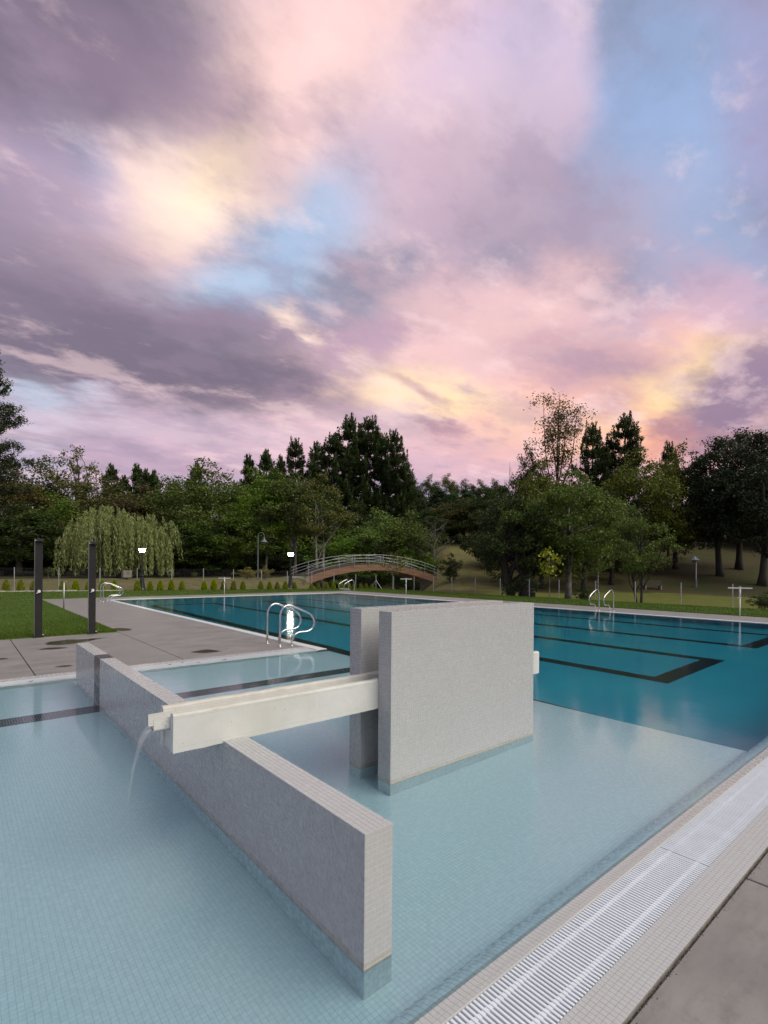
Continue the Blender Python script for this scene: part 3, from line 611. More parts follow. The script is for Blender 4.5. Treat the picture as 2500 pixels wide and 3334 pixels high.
# ------------------------------------------------------------------ mesh helpers
class MB:
    """collects vertices and faces, then links them as one mesh object"""
    def __init__(self):
        self.v, self.f, self.smooth = [], [], False

    def add(self, vs, fs):
        o = len(self.v)
        self.v += [tuple(map(float, q)) for q in vs]
        self.f += [tuple(i + o for i in q) for q in fs]
        return self

    def box(self, a, b):
        x0, y0, z0 = a
        x1, y1, z1 = b
        vs = [(x0, y0, z0), (x1, y0, z0), (x1, y1, z0), (x0, y1, z0), (x0, y0, z1), (x1, y0, z1), (x1, y1, z1), (x0, y1, z1)]
        return self.add(vs, [(0, 3, 2, 1), (4, 5, 6, 7), (0, 1, 5, 4), (1, 2, 6, 5), (2, 3, 7, 6), (3, 0, 4, 7)])

    def cbox(self, a, b, c=0.008):
        """box with chamfered top edges"""
        x0, y0, z0 = a
        x1, y1, z1 = b
        vs = [(x0, y0, z0), (x1, y0, z0), (x1, y1, z0), (x0, y1, z0), (x0, y0, z1 - c), (x1, y0, z1 - c), (x1, y1, z1 - c), (x0, y1, z1 - c),
              (x0 + c, y0 + c, z1), (x1 - c, y0 + c, z1), (x1 - c, y1 - c, z1), (x0 + c, y1 - c, z1)]
        fs = [(0, 3, 2, 1), (8, 9, 10, 11)]
        for i in range(4):
            j = (i + 1) % 4
            fs += [(i, j, j + 4, i + 4), (i + 4, j + 4, j + 8, i + 8)]
        return self.add(vs, fs)

    def slab4(self, pts, z0, z1, c=0.006):
        """a slab over four plan points (counter-clockwise) with chamfered top edges"""
        cx = sum(p[0] for p in pts) / 4
        cy = sum(p[1] for p in pts) / 4
        def inset(p):
            dx, dy = cx - p[0], cy - p[1]
            return (p[0] + c * (1 if dx > 0 else -1), p[1] + c * (1 if dy > 0 else -1))
        vs = [(p[0], p[1], z0) for p in pts] + [(p[0], p[1], z1 - c) for p in pts] + [inset(p) + (z1,) for p in pts]
        fs = [(3, 2, 1, 0), (8, 9, 10, 11)]
        for i in range(4):
            j = (i + 1) % 4
            fs += [(i, j, j + 4, i + 4), (i + 4, j + 4, j + 8, i + 8)]
        return self.add(vs, fs)

    def tube(self, pts, rad, n=8, caps=True):
        pts = [Vector(p) for p in pts]
        rs = rad if isinstance(rad, (list, tuple)) else [rad] * len(pts)
        rings, up = [], None
        for i, p in enumerate(pts):
            d = (pts[min(i + 1, len(pts) - 1)] - pts[max(i - 1, 0)])
            d = d.normalized() if d.length > 1e-9 else Vector((0, 0, 1))
            if up is None:
                up = Vector((1, 0, 0)) if abs(d.x) < 0.8 else Vector((0, 1, 0))
            a = (up - d * up.dot(d)).normalized()
            up = a
            b = d.cross(a)
            rings.append([p + (a * math.cos(2 * PI * k / n) + b * math.sin(2 * PI * k / n)) * rs[i] for k in range(n)])
        vs = [q for r in rings for q in r]
        fs = []
        for i in range(len(pts) - 1):
            for k in range(n):
                k2 = (k + 1) % n
                fs.append((i * n + k, i * n + k2, (i + 1) * n + k2, (i + 1) * n + k))
        if caps:
            fs.append(tuple(range(n))[::-1])
            fs.append(tuple((len(pts) - 1) * n + k for k in range(n)))
        return self.add(vs, fs)

    def lathe(self, prof, n=16, at=(0, 0, 0)):
        """profile of (radius, z) turned about a vertical axis"""
        vs = [(at[0] + r * math.cos(2 * PI * k / n), at[1] + r * math.sin(2 * PI * k / n), at[2] + z) for r, z in prof for k in range(n)]
        fs = []
        for i in range(len(prof) - 1):
            for k in range(n):
                k2 = (k + 1) % n
                fs.append((i * n + k, i * n + k2, (i + 1) * n + k2, (i + 1) * n + k))
        fs.append(tuple(range(n))[::-1])
        fs.append(tuple((len(prof) - 1) * n + k for k in range(n)))
        return self.add(vs, fs)

    def mesh(self, name, off=(0, 0, 0)):
        me = bpy.data.meshes.new(name)
        me.from_pydata([(x - off[0], y - off[1], z - off[2]) for x, y, z in self.v], [], self.f)
        if self.smooth:
            me.shade_smooth()
        me.update()
        return me

    def build(self, name, material, parent=None, smooth=False, local=False):
        """vertices are world coordinates unless local"""
        self.smooth = smooth
        off = (0, 0, 0)
        if parent is not None and not local:
            q = parent
            off = [0, 0, 0]
            while q is not None:
                off = [off[i] + q.location[i] for i in range(3)]
                q = q.parent
        me = self.mesh(name, off)
        me.materials.append(M[material])
        o = bpy.data.objects.new(name, me)
        COL.objects.link(o)
        if parent is not None:
            o.parent = parent
        return o


def tag(o, label=None, cat=None, group=None, kind=None):
    for k, v in (('label', label), ('category', cat), ('group', group), ('kind', kind)):
        if v:
            o[k] = v
    return o


def empty(name, loc, label=None, cat=None, group=None, kind=None):
    o = bpy.data.objects.new(name, None)
    o.empty_display_size = 0.2
    COL.objects.link(o)
    o.location = loc
    return tag(o, label, cat, group, kind)


def quads_mesh(name, verts, faces, materials, tint=None, mat_index=None):
    """verts Nx3 array, faces Mx4 (or Mx3) array"""
    me = bpy.data.meshes.new(name)
    k = faces.shape[1]
    me.vertices.add(len(verts))
    me.vertices.foreach_set('co', verts.astype(np.float32).ravel())
    me.loops.add(faces.size)
    me.loops.foreach_set('vertex_index', faces.astype(np.int32).ravel())
    me.polygons.add(len(faces))
    me.polygons.foreach_set('loop_start', (np.arange(len(faces)) * k).astype(np.int32))
    for m in materials:
        me.materials.append(m)
    me.update(calc_edges=True)
    if tint is not None:
        a = me.attributes.new('tint', 'FLOAT', 'FACE')
        a.data.foreach_set('value', tint.astype(np.float32))
    return me


def place(name, me, parent=None, loc=(0, 0, 0)):
    o = bpy.data.objects.new(name, me)
    COL.objects.link(o)
    o.location = loc
    if parent is not None:
        o.parent = parent
    return o


def sst(a, b, x):
    t = min(max((x - a) / (b - a), 0.0), 1.0)
    return t * t * (3 - 2 * t)
def terrain(x, y):
    s = 0.6419 * x + 0.7668 * y
    l = 0.7668 * x - 0.6419 * y
    dF = (x - 2.3) * 0.338 + (y - 39.9) * 0.941
    z = 0.0
    left = 1 - sst(-9, -5, l)
    z += 0.6 * sst(0.3, 6, dF) * left
    z += max(0.0, s - 60) * 0.03 * (1 - sst(2, 7, l))
    z += max(0.0, s - 75) * 0.11 * (1 - sst(4, 9, l))
    gul = sst(-9, -4.5, l) * (1 - sst(2.0, 6.5, l)) * sst(0.5, 5, dF) * (1 - sst(75, 95, s))
    z -= 2.2 * gul
    rgt = sst(26.2, 28, x) * (1 - sst(-1, 3, dF) * (1 - sst(3, 8, l)))
    z -= 0.4 * rgt * (1 - sst(46, 60, s))
    z += 0.175 * max(0.0, s - 49.5) * sst(4, 9, l)
    return min(z, 22.0)


rng = np.random.default_rng(7)
PITCH = 0.025
TB, TT, TH = 0.01175, 0.0115, 0.0008          # half size at the grout, half size on top, height


class Mosaic:
    """small square tiles laid over flat faces: the largest 300 in view become parts, the rest one joined part"""
    def __init__(self):
        self.c, self.u, self.v, self.k = [], [], [], []

    def face(self, origin, U, V, nu, nv, kind=lambda i, j: 0, pv=PITCH):
        U, V = np.array(U, float), np.array(V, float)
        i, j = np.meshgrid(np.arange(nu), np.arange(nv), indexing='ij')
        i, j = i.ravel(), j.ravel()
        c = np.array(origin, float) + np.outer((i + 0.5) * PITCH, U) + np.outer((j + 0.5) * pv, V)
        kk = np.array([kind(a, b) for a, b in zip(i, j)]) if kind is not None else np.zeros(len(i), int)
        keep = kk >= 0
        self.c.append(c[keep]); self.k.append(kk[keep])
        self.u.append(np.repeat(U[None], keep.sum(), 0)); self.v.append(np.repeat(V[None], keep.sum(), 0))
        return self

    def build(self, parent, mats, single=300, visible=None, min_px=9.0):
        c, u, v, k = map(np.concatenate, (self.c, self.u, self.v, self.k))
        n = np.cross(u, v)
        d = CAM - c
        r = np.linalg.norm(d, axis=1)
        facing = (n * d).sum(1) / r
        area = facing / r ** 2
        s, l, ok = project(c)
        inside = ok & (np.abs(s) < 0.5) & (np.abs(l) < 0.5)
        if visible is not None:
            inside &= visible(c)
        area[~inside] = -1
        area[1658.0 * PITCH / r < min_px] = -1
        order = np.argsort(-area)
        sel = np.zeros(len(c), bool)
        if single:
            sel[order[:single]] = True
            sel &= area > 0
        off = np.array(parent.location if parent is not None else (0, 0, 0))
        rest = ~sel
        if rest.any():
            cc, uu, vv, nn = c[rest] - off, u[rest], v[rest], n[rest]
            jit = 1 + rng.normal(0, 0.02, (len(cc), 1))
            P = []
            for sgn in ((-1, -1), (1, -1), (1, 1), (-1, 1)):
                P.append(cc + uu * sgn[0] * TB + vv * sgn[1] * TB)
            tilt = rng.normal(0, 0.00005, (len(cc), 2))
            for sgn in ((-1, -1), (1, -1), (1, 1), (-1, 1)):
                hh = TH + tilt[:, :1] * sgn[0] + tilt[:, 1:] * sgn[1]
                P.append(cc + (uu * sgn[0] + vv * sgn[1]) * TT * jit + nn * hh)
            V = np.stack(P, 1).reshape(-1, 3)
            q = np.array([(4, 5, 6, 7), (0, 1, 5, 4), (1, 2, 6, 5), (2, 3, 7, 6), (3, 0, 4, 7)])
            F = (np.arange(len(cc))[:, None, None] * 8 + q[None]).reshape(-1, 4)
            t = np.repeat(rng.random(len(cc)), 5)
            me = quads_mesh('tile_field', V, F, [M[m] for m in mats], t)
            me.shade_flat()
            me.polygons.foreach_set('material_index', np.repeat(k[rest], 5).astype(np.int32))
            me.attributes.new('single', 'FLOAT', 'FACE')
            tag(place('tile_field', me, parent), kind='stuff')
        for i in np.nonzero(sel)[0]:
            o = bpy.data.objects.new('tile', tile_mesh(mats[k[i]]))
            COL.objects.link(o)
            rot = Matrix((u[i], v[i], n[i])).transposed().to_4x4()
            o.matrix_world = Matrix.Translation(c[i] - off) @ rot
            if parent is not None:
                o.parent = parent


FW = np.array([0.641882, 0.766803, 0.0]); RT = np.array([0.766781, -0.641863, 0.007715]); UP = np.array([-0.005916, 0.004952, 0.99997])


def project(c):
    d = c - CAM
    z = d @ FW
    ok = z > 0.1
    z = np.where(ok, z, 1)
    return 1658.1 / 2500 * (d @ RT) / z, 1658.1 / 3334 * (d @ UP) / z + -0.0547, ok


_tile = {}


def tile_mesh(m):
    if m not in _tile:
        V = np.array([(sx * TB, sy * TB, 0) for sx, sy in ((-1, -1), (1, -1), (1, 1), (-1, 1))] +
                     [(sx * TT, sy * TT, TH) for sx, sy in ((-1, -1), (1, -1), (1, 1), (-1, 1))], float)
        F = np.array([(4, 5, 6, 7), (0, 1, 5, 4), (1, 2, 6, 5), (2, 3, 7, 6), (3, 0, 4, 7)])
        me = quads_mesh('tile', V, F, [M[m]], np.zeros(5))
        me.shade_flat()
        a = me.attributes.new('single', 'FLOAT', 'FACE')
        a.data.foreach_set('value', np.ones(5, np.float32))
        _tile[m] = me
    return _tile[m]

# ================================================================== SETTING
SPOOL = -0.20                     # shallow floor
DPOOL = -1.50                     # deep floor
XS = 5.74                         # edge between shallow shelf and deep pool
YN, YF, YSH = 1.42, 27.30, 8.62   # near wall, far wall, far wall of the shallow part
WIN = 1.27                        # where the water meets the lip
XL = -7.0                         # the pool runs on beyond the left edge of the picture


def xr(y):
    return 18.95 + (27.3 - y) * 0.0185


def structure(name, mb, m, parent=None, smooth=False):
    o = mb.build(name, m, parent, smooth)
    o['kind'] = 'structure'
    return o


# terrain: one sheet out to the far hills, sunk under the pool terrace
def build_terrain():
    xs = np.concatenate([np.linspace(-260, -30, 24), np.arange(-28, 100, 1.0), np.linspace(102, 330, 40)])
    ys = np.concatenate([np.linspace(-160, -20, 15), np.arange(-18, 100, 1.0), np.linspace(102, 330, 40)])
    nx, ny = len(xs), len(ys)
    V = np.zeros((nx * ny, 3))
    r = np.random.default_rng(3)
    for i, x in enumerate(xs):
        for j, y in enumerate(ys):
            z = terrain(x, y)
            inside = -24 < x < 24.9 and -15 < y < 30.2
            if inside or (x < 24.9 and y < 30.2 and x > -24):
                z = -3.0
            else:
                z += r.normal(0, 0.03) - 0.03
            V[i * ny + j] = (x, y, z)
    a = (np.arange(nx - 1)[:, None] * ny + np.arange(ny - 1)[None]).ravel()
    F = np.stack([a, a + ny, a + ny + 1, a + 1], 1)
    me = quads_mesh('terrain', V, F, [M['terrain']])
    me.shade_smooth()
    tag(place('terrain', me), kind='structure')


build_terrain()

# --- deep pool basin
b = MB()
def wall(p, q, z0, z1):
    b.add([(p[0], p[1], z0), (q[0], q[1], z0), (q[0], q[1], z1), (p[0], p[1], z1)], [(0, 1, 2, 3)])
b.add([(XS, WIN, DPOOL), (xr(WIN), WIN, DPOOL), (xr(YF), YF, DPOOL), (XS, YF, DPOOL)], [(0, 1, 2, 3)])
wall((XS, WIN), (XS, YSH), DPOOL, SPOOL)
wall((XS, YSH), (XS, YF), DPOOL, 0.0)
wall((XS, YF), (xr(YF), YF), DPOOL, 0.0)
wall((xr(YF), YF), (xr(WIN), WIN), DPOOL, 0.0)
wall((xr(WIN), WIN), (XS, WIN), DPOOL, -0.02)
basin = structure('pool_basin', b, 'teal')

# black lane lines: a meander laid 4 mm above the deep floor
b = MB()
zl = DPOOL + 0.004
LX = [6.80, 9.62, 12.25, 14.80, 17.65]
Y0, Y1, LW = 3.60, 24.30, 0.17
for i, x in enumerate(LX):
    b.add([(x - LW, Y0 - (1.9 if i == 0 else 0), zl), (x + LW, Y0 - (1.9 if i == 0 else 0), zl), (x + LW - 0.12, Y1, zl), (x - LW - 0.12, Y1, zl)], [(0, 1, 2, 3)])
for i, y, s in ((1, Y0, 1), (3, Y0, 1), (0, Y1, -1), (2, Y1, -1)):
    d = -0.12 if s < 0 else 0
    b.add([(LX[i] + LW + d, y, zl), (LX[i + 1] - LW + d, y, zl), (LX[i + 1] - LW + d, y + s * 0.36, zl), (LX[i] + LW + d, y + s * 0.36, zl)], [(0, 1, 2, 3)])
o = b.build('lane_line', 'lane', basin)
o['label'] = 'black meandering lane lines on the teal pool bottom'
# drain on the floor
b = MB().lathe([(0.10, 0.0), (0.10, 0.02), (0.07, 0.03)], 12, (13.2, 2.35, DPOOL))
b.build('drain', 'black', basin)

# --- shallow pool floor with its mosaic
b = MB().box((XL, WIN, SPOOL - 0.15), (XS, YSH + 0.05, SPOOL))
shallow = structure('shallow_pool_floor', b, 'grout_floor')
STRIPE = (6.68, 7.01)
mo = Mosaic()
y_start = 1.474
nx0, nx1, nyy = -1.2, XS, int((YSH - y_start) / PITCH)
js = [y_start + (j + 0.5) * PITCH for j in range(nyy)]
in_wall = lambda x, y: (1.29 < x < 1.42 and 1.65 < y < 8.23) or (2.545 < x < 4.40 and (2.94 < y < 3.07 or 3.33 < y < 3.455))
X0T = XS - PITCH * int((XS - nx0) / PITCH)
mo.face((X0T, y_start, SPOOL), (1, 0, 0), (0, 1, 0), int((XS - nx0) / PITCH), nyy,
        lambda i, j: -1 if in_wall(X0T + (i + .5) * PITCH, js[j]) else (1 if STRIPE[0] < js[j] < STRIPE[1] else 0))
mo.build(shallow, ['tile_floor_bright', 'tile_dark'], 300, visible=lambda c: c[:, 0] > 1.43)

# --- water surface (long exposure: smooth)
b = MB()
b.add([(XL, WIN - 0.004, 0), (XS, WIN - 0.004, 0), (XS, YSH, 0), (XL, YSH, 0)], [(0, 1, 2, 3)])
b.add([(XS, WIN - 0.004, 0), (xr(WIN), WIN - 0.004, 0), (xr(YF), YF, 0), (XS, YF, 0), (XS, YSH, 0)], [(0, 1, 2, 3, 4)])
water = structure('pool_water', b, 'water')

# --- overflow lip of the near side (sloping tiled edge)
LIP = [(1.266, 0.008), (1.291, 0.005), (1.316, 0.001)] + [(1.316 + 0.155 * math.sin(t), -0.197 + 0.198 * math.cos(t)) for t in np.linspace(0, PI / 2, 13)[1:]]
b = MB()
X0, X1 = -1.2, 16.0
pr = LIP + [(1.471, SPOOL - 0.1), (1.266, SPOOL - 0.1)]
vs = [(X0, y, z) for y, z in pr] + [(X1, y, z) for y, z in pr]
n = len(pr)
b.add(vs, [(i, (i + 1) % n, (i + 1) % n + n, i + n) for i in range(n)] + [tuple(range(n))[::-1], tuple(range(n, 2 * n))])
lip = structure('pool_lip', b, 'grout')
mo = Mosaic()
for (ya, za), (yb, zb) in zip(LIP[:-1], LIP[1:]):
    L = math.hypot(yb - ya, zb - za)
    V = np.array((0, yb - ya, zb - za)) / L
    mo.face((X0 + 0.4, ya, za), (1, 0, 0), V, int((9.5 - X0) / PITCH), 1, (lambda i, j: 1) if za < -0.004 else None, pv=L)  # submerged rows take the lighter tile, underwater brightness put into the colour
mo.build(lip, ['tile', 'tile_floor_bright'], 240, visible=lambda c: c[:, 1] < 1.345)

# --- gutter channel, grate and outer coping of the near side
b = MB()
b.box((X0, 1.000, -0.16), (X1, 1.266, -0.13))
b.box((X0, 0.9985, -0.13), (X1, 1.0015, -0.006))
structure('gutter_channel', b, 'gutter')
b = MB().box((X0, 0.853, -0.25), (X1, 1.001, 0.006))
cop = structure('tiled_coping', b, 'grout_dark')
mo = Mosaic().face((X0 + 0.01, 0.853, 0.006), (1, 0, 0), (0, 1, 0), int((9.5 - X0) / PITCH), 6, None)
mo.build(cop, ['tile'], 300)

grate = empty('gutter_grate', (3.0, 1.133, 0.0), 'long white slatted gutter grate beside the near pool edge at the lower right', 'grate', 'overflow gutter grates')
sb = MB().cbox((-0.0062, -0.128, -0.018), (0.0062, 0.128, 0.006), 0.0018)
sl = sb.mesh('slat')
sl.materials.append(M['grate'])
GP = 0.0213
for i in range(300):
    k_ = i % 47                               # the grate comes in sections, with a slightly wider gap at each joint
    place('slat', sl, grate, (1.22 + i * GP - 3.0 + (0.0016 if k_ == 0 else -0.0016 if k_ == 46 else 0), 0, -0.0012 * ((i // 47) % 2)))
b = MB()
x = 1.22 + 300 * GP
while x < X1:
    b.cbox((x - 0.0062, 1.005, -0.018), (x + 0.0062, 1.261, 0.006), 0.0018)
    x += GP
tag(b.build('slat_row', 'grate', grate), kind='stuff')
for yy in (1.060, 1.205):
    b = MB()
    for i in range(300):                    # the small webs that tie the slats together, slightly below their tops
        xx = 1.22 + (i + 0.5) * GP
        b.box((xx - 0.0045, yy - 0.010, -0.012), (xx + 0.0045, yy + 0.010, 0.0015))
    tag(b.build('web', 'grate', grate), kind='stuff')


def far_grate(x0, x1, y0, y1, label):
    g = empty('gutter_grate', ((x0 + x1) / 2, (y0 + y1) / 2, 0.0), label, 'grate', 'overflow gutter grates')
    b = MB()
    x = x0
    while x < x1:
        b.box((x - 0.0056, y0, -0.02), (x + 0.0056, y1, 0.008))
        x += 0.0245
    tag(b.build('slat_row', 'grate', g), kind='stuff')
    b = MB().box((x0, y0 + 0.05, -0.02), (x1, y0 + 0.065, 0.006)).box((x0, y1 - 0.065, -0.02), (x1, y1 - 0.05, 0.006))
    b.build('web', 'grate', g)
    return g


far_grate(-2.5, 1.42, 8.665, 8.905, 'white slatted gutter grate left of the low tiled wall, in front of the showers')
far_grate(1.45, 5.45, 8.665, 8.905, 'white slatted gutter grate right of the low tiled wall, below the nearest ladder')
b = MB()
b.box((XL, YSH + 0.04, -0.35), (5.50, 8.92, -0.10))
structure('gutter_channel', b, 'gutter')
b = MB().box((XL, 8.915, -0.35), (5.515, 9.13, 0.007))
b.box((XL, YSH, -0.35), (XS - 0.012, YSH + 0.04, 0.004))
b.box((5.47, YSH + 0.04, -0.35), (5.515, 8.915, 0.007))
cop2 = structure('tiled_coping', b, 'grout')
mo = Mosaic().face((-2.0, 8.935, 0.007), (1, 0, 0), (0, 1, 0), int(7.5 / PITCH), 7, None)
mo.face((-2.0, YSH + 0.004, 0.004), (1, 0, 0), (0, 1, 0), int(7.7 / PITCH), 1, None)
mo.build(cop2, ['tile'], 0)

# --- white coping round the deep pool
b = MB()
b.slab4([(5.515, YSH), (XS - 0.012, YSH), (XS - 0.012, YF + 0.25), (5.515, YF + 0.25)], -0.5, 0.012)
b.slab4([(XS - 0.012, YF - 0.006), (xr(YF) - 0.006, YF - 0.006), (xr(YF) - 0.006, YF + 0.25), (XS - 0.012, YF + 0.25)], -0.5, 0.012)
b.slab4([(xr(-8), -8), (xr(-8) + 0.25, -8), (xr(YF) + 0.25, YF + 0.25), (xr(YF) - 0.004, YF + 0.25)], -0.5, 0.012)
structure('pool_coping', b, 'coping')

# --- concrete terrace: slabs with open joints over a dark bed
b = MB()
b.slab4([(-14, 9.13), (5.51, 9.13), (5.51, 29.55), (-14, 29.55)], -0.3, -0.012)
b.slab4([(5.51, YF + 0.24), (xr(YF) + 2.45, YF + 0.24), (xr(YF) + 2.45, 29.55), (5.51, 29.55)], -0.3, -0.0125)
b.slab4([(xr(-8) + 0.24, -8), (xr(-8) + 2.75, -8), (xr(YF) + 2.45, YF + 0.24), (xr(YF) + 0.24, YF + 0.24)], -0.3, -0.012)
b.slab4([(-8, -10), (16, -10), (16, 0.853), (-8, 0.853)], -0.3, -0.012)
bed = structure('pool_deck', b, 'gutter')
J = 0.007


def slab(pts, z=0.004):
    cx = sum(p[0] for p in pts) / 4
    cy = sum(p[1] for p in pts) / 4
    q = [(p[0] + (J if cx > p[0] else -J), p[1] + (J if cy > p[1] else -J)) for p in pts]
    MB().slab4(q, -0.1, z, 0.004).build('slab', 'deck', bed)


def rect(x0, x1, y0, y1):
    return [(x0, y0), (x1, y0), (x1, y1), (x0, y1)]


for x0, x1 in ((-5.66, -3.47), (-3.47, -1.28), (-1.28, 0.90), (0.90, 3.08)):
    slab(rect(x0, x1, 9.137, 13.07))
    slab(rect(x0, x1, 13.07, 13.98), 0.0035)
rows = [9.137, 11.65, 13.07, 14.42, 16.2, 18.0, 19.8, 21.6, 23.4, 25.2, 27.0, 29.5]
for y0, y1 in zip(rows[:-1], rows[1:]):
    slab(rect(3.08, 5.512, y0, y1), 0.004 + 0.0006 * (len(rows) % 2))
fx = [5.512, 7.7, 9.9, 12.1, 14.3, 16.5, 18.95, xr(YF) + 2.4]
for x0, x1 in zip(fx[:-1], fx[1:]):
    slab(rect(x0, x1, YF + 0.255, 29.5))
ry = [27.55, 24.8, 22.0, 19.2, 16.4, 13.6, 10.8, 8.0, 5.2, 2.4, -0.4, -3.2]
for y1, y0 in zip(ry[:-1], ry[1:]):
    slab([(xr(y0) + 0.255, y0), (xr(y0) + 2.5, y0), (xr(y1) + 2.5, y1), (xr(y1) + 0.255, y1)])
for x0, x1 in ((-1.5, 1.03), (1.03, 3.25), (3.25, 6.4), (6.4, 9.6)):
    slab(rect(x0, x1, -1.6, 0.845))

# puddles left on the concrete
PUD = [([(1.418, 12.622), (1.526, 12.99), (1.669, 13.05), (1.886, 13.17), (2.11, 13.06), (2.398, 13.06), (2.52, 12.98), (2.35, 12.8), (2.2, 12.66), (2.0, 12.49), (1.773, 12.406), (1.586, 12.419)], 'long dark puddle on the concrete just behind the far end of the low tiled wall'),
       ([(1.244, 12.0), (1.397, 12.10), (1.584, 12.02), (1.70, 11.88), (1.556, 11.80), (1.408, 11.80), (1.30, 11.88)], 'thin dark puddle left of the far end of the low tiled wall'),
       ([(1.217, 9.762), (1.34, 9.816), (1.441, 9.788), (1.439, 9.689), (1.341, 9.637)], 'small faint puddle close to the gutter left of the low tiled wall'),
       ([(3.445, 9.86), (3.675, 9.967), (3.834, 9.969), (3.919, 9.68), (3.79, 9.583), (3.602, 9.63)], 'dark puddle on the concrete between the low tiled wall and the nearest ladder'),
       ([(3.12, 14.80), (3.24, 14.9), (3.38, 14.75), (3.47, 14.48), (3.44, 14.22), (3.30, 14.13), (3.16, 14.17), (3.11, 14.4)], 'dark puddle at the corner of the lawn'),
       ([(0.50, 11.204), (0.646, 11.189), (0.694, 11.12), (0.626, 11.067), (0.52, 11.061)], 'small dark puddle at the left edge of the picture')]
for pts, lab in PUD:
    cx = sum(p[0] for p in pts) / len(pts)
    cy = sum(p[1] for p in pts) / len(pts)
    ring = []
    n = len(pts)
    for i in range(n):                       # Catmull-Rom outline
        p0, p1, p2, p3 = (np.array(pts[(i + k) % n]) for k in (-1, 0, 1, 2))
        for t in (0, .2, .4, .6, .8):
            ring.append(0.5 * (2 * p1 + (p2 - p0) * t + (2 * p0 - 5 * p1 + 4 * p2 - p3) * t * t + (3 * p1 - p0 - 3 * p2 + p3) * t ** 3))
    m = len(ring)
    vs = [(q[0], q[1], 0.0052) for q in ring] + [(cx + (q[0] - cx) * .88, cy + (q[1] - cy) * .88, 0.0066) for q in ring] + [(cx, cy, 0.0068)]
    fs = [(i, (i + 1) % m, (i + 1) % m + m, i + m) for i in range(m)] + [(i + m, (i + 1) % m + m, 2 * m) for i in range(m)]
    pd = tag(MB().add(vs, fs).build('puddle', 'puddle'), lab, 'puddle', 'puddles on the concrete')
    rr = np.random.default_rng(m + int(cx * 100))
    wob = 1.16 + 0.12 * np.sin(np.arange(m) * 2 * PI / m * 3 + rr.uniform(0, 6)) + rr.normal(0, 0.015, m)
    vs = [(cx + (q[0] - cx) * wob[i], cy + (q[1] - cy) * wob[i], 0.0043) for i, q in enumerate(ring)] + [(cx, cy, 0.0046)]
    MB().add(vs, [(i, (i + 1) % m, m) for i in range(m)]).build('damp_margin', 'damp', pd)

# --- lawn: left of the pool, along the far end and along the right side up to the fence
b = MB()
LZ = 0.028
FA, FB = (-22.0, 47.2), (25.55, 31.05)       # shrub row / lawn edge
b.slab4([(-22, 13.99), (3.07, 13.99), (3.07, 29.56), (-22, 29.56)], -0.4, LZ, 0.02)
b.slab4([(-22, 29.56), (25.0, 29.56), (25.5, 31.15), (-22, 47.2)], -0.4, LZ, 0.02)
b.slab4([(xr(-8) + 2.72, -8), (26.6, -8), (25.0, 29.55), (xr(29.5) + 2.47, 29.55)], -0.45, LZ, 0.02)
lawn = structure('lawn', b, 'lawn')


def grass(n, sampler, hgt, wid, seed):
    r = np.random.default_rng(seed)
    p = sampler(r, n)
    n = len(p)
    ang = r.uniform(0, 2 * PI, n)
    h = hgt * r.uniform(0.5, 1.3, n)
    w = wid * r.uniform(0.6, 1.3, n)
    dx, dy = np.cos(ang) * w, np.sin(ang) * w
    lean = r.normal(0, 0.5, (n, 2)) * h[:, None]
    a = np.stack([p[:, 0] - dx, p[:, 1] - dy, np.full(n, LZ - 0.004)], 1)
    c = np.stack([p[:, 0] + dx, p[:, 1] + dy, np.full(n, LZ - 0.004)], 1)
    t = np.stack([p[:, 0] + lean[:, 0], p[:, 1] + lean[:, 1], LZ + h], 1)
    V = np.stack([a, c, t], 1).reshape(-1, 3)
    F = np.arange(3 * n).reshape(-1, 3)
    patch = 0.5 + 0.5 * np.sin(p[:, 0] * 1.7 + np.sin(p[:, 1] * 0.9) * 2) * np.sin(p[:, 1] * 1.1 + 1)
    return tag(place('grass', quads_mesh('grass', V, F, [M['grass_blade']], np.clip(r.random(n) * .6 + patch * .4, 0, 1))), kind='stuff')


def left_lawn(r, n):
    u = r.random(n)
    y = 14.0 + (29.5 - 14.0) * u ** 1.6
    x = 3.05 - r.random(n) ** 1.2 * np.minimum(12, 3 + (y - 13) * 0.8)
    return np.stack([x, y], 1)


def far_lawn(r, n):
    x = r.uniform(-8, 25.2, n)
    y1 = 31.15 + (25.5 - x) * (47.2 - 31.15) / 47.5
    return np.stack([x, 29.6 + (y1 - 29.6) * r.random(n)], 1)


def right_lawn(r, n):
    y = -1 + 31 * r.random(n)
    x0 = xr(y) + 2.5
    return np.stack([x0 + (25.3 + (30 - y) * 0.03 - x0) * r.random(n), y], 1)


grass(70000, left_lawn, 0.035, 0.006, 1)
grass(40000, far_lawn, 0.05, 0.012, 2)
grass(45000, right_lawn, 0.045, 0.010, 5)

# pale kerb at the far left edge of the lawn
d = np.array([2.27 - 25.51, 38.6 - 30.99]); d /= np.linalg.norm(d)
b = MB()
p = np.array([8.2, 36.45])
r_ = np.random.default_rng(2)
for i in range(24):
    q = p + d * 0.62
    nrm = np.array([-d[1], d[0]]) * 0.07
    j = r_.normal(0, 0.008)
    b.slab4([tuple(p - nrm), tuple(p + nrm), tuple(q + nrm), tuple(q - nrm)][::1], -0.1, 0.085 + j, 0.01)
    p = p + d * 0.63
tag(b.build('lawn_kerb', 'stone'), kind='structure')

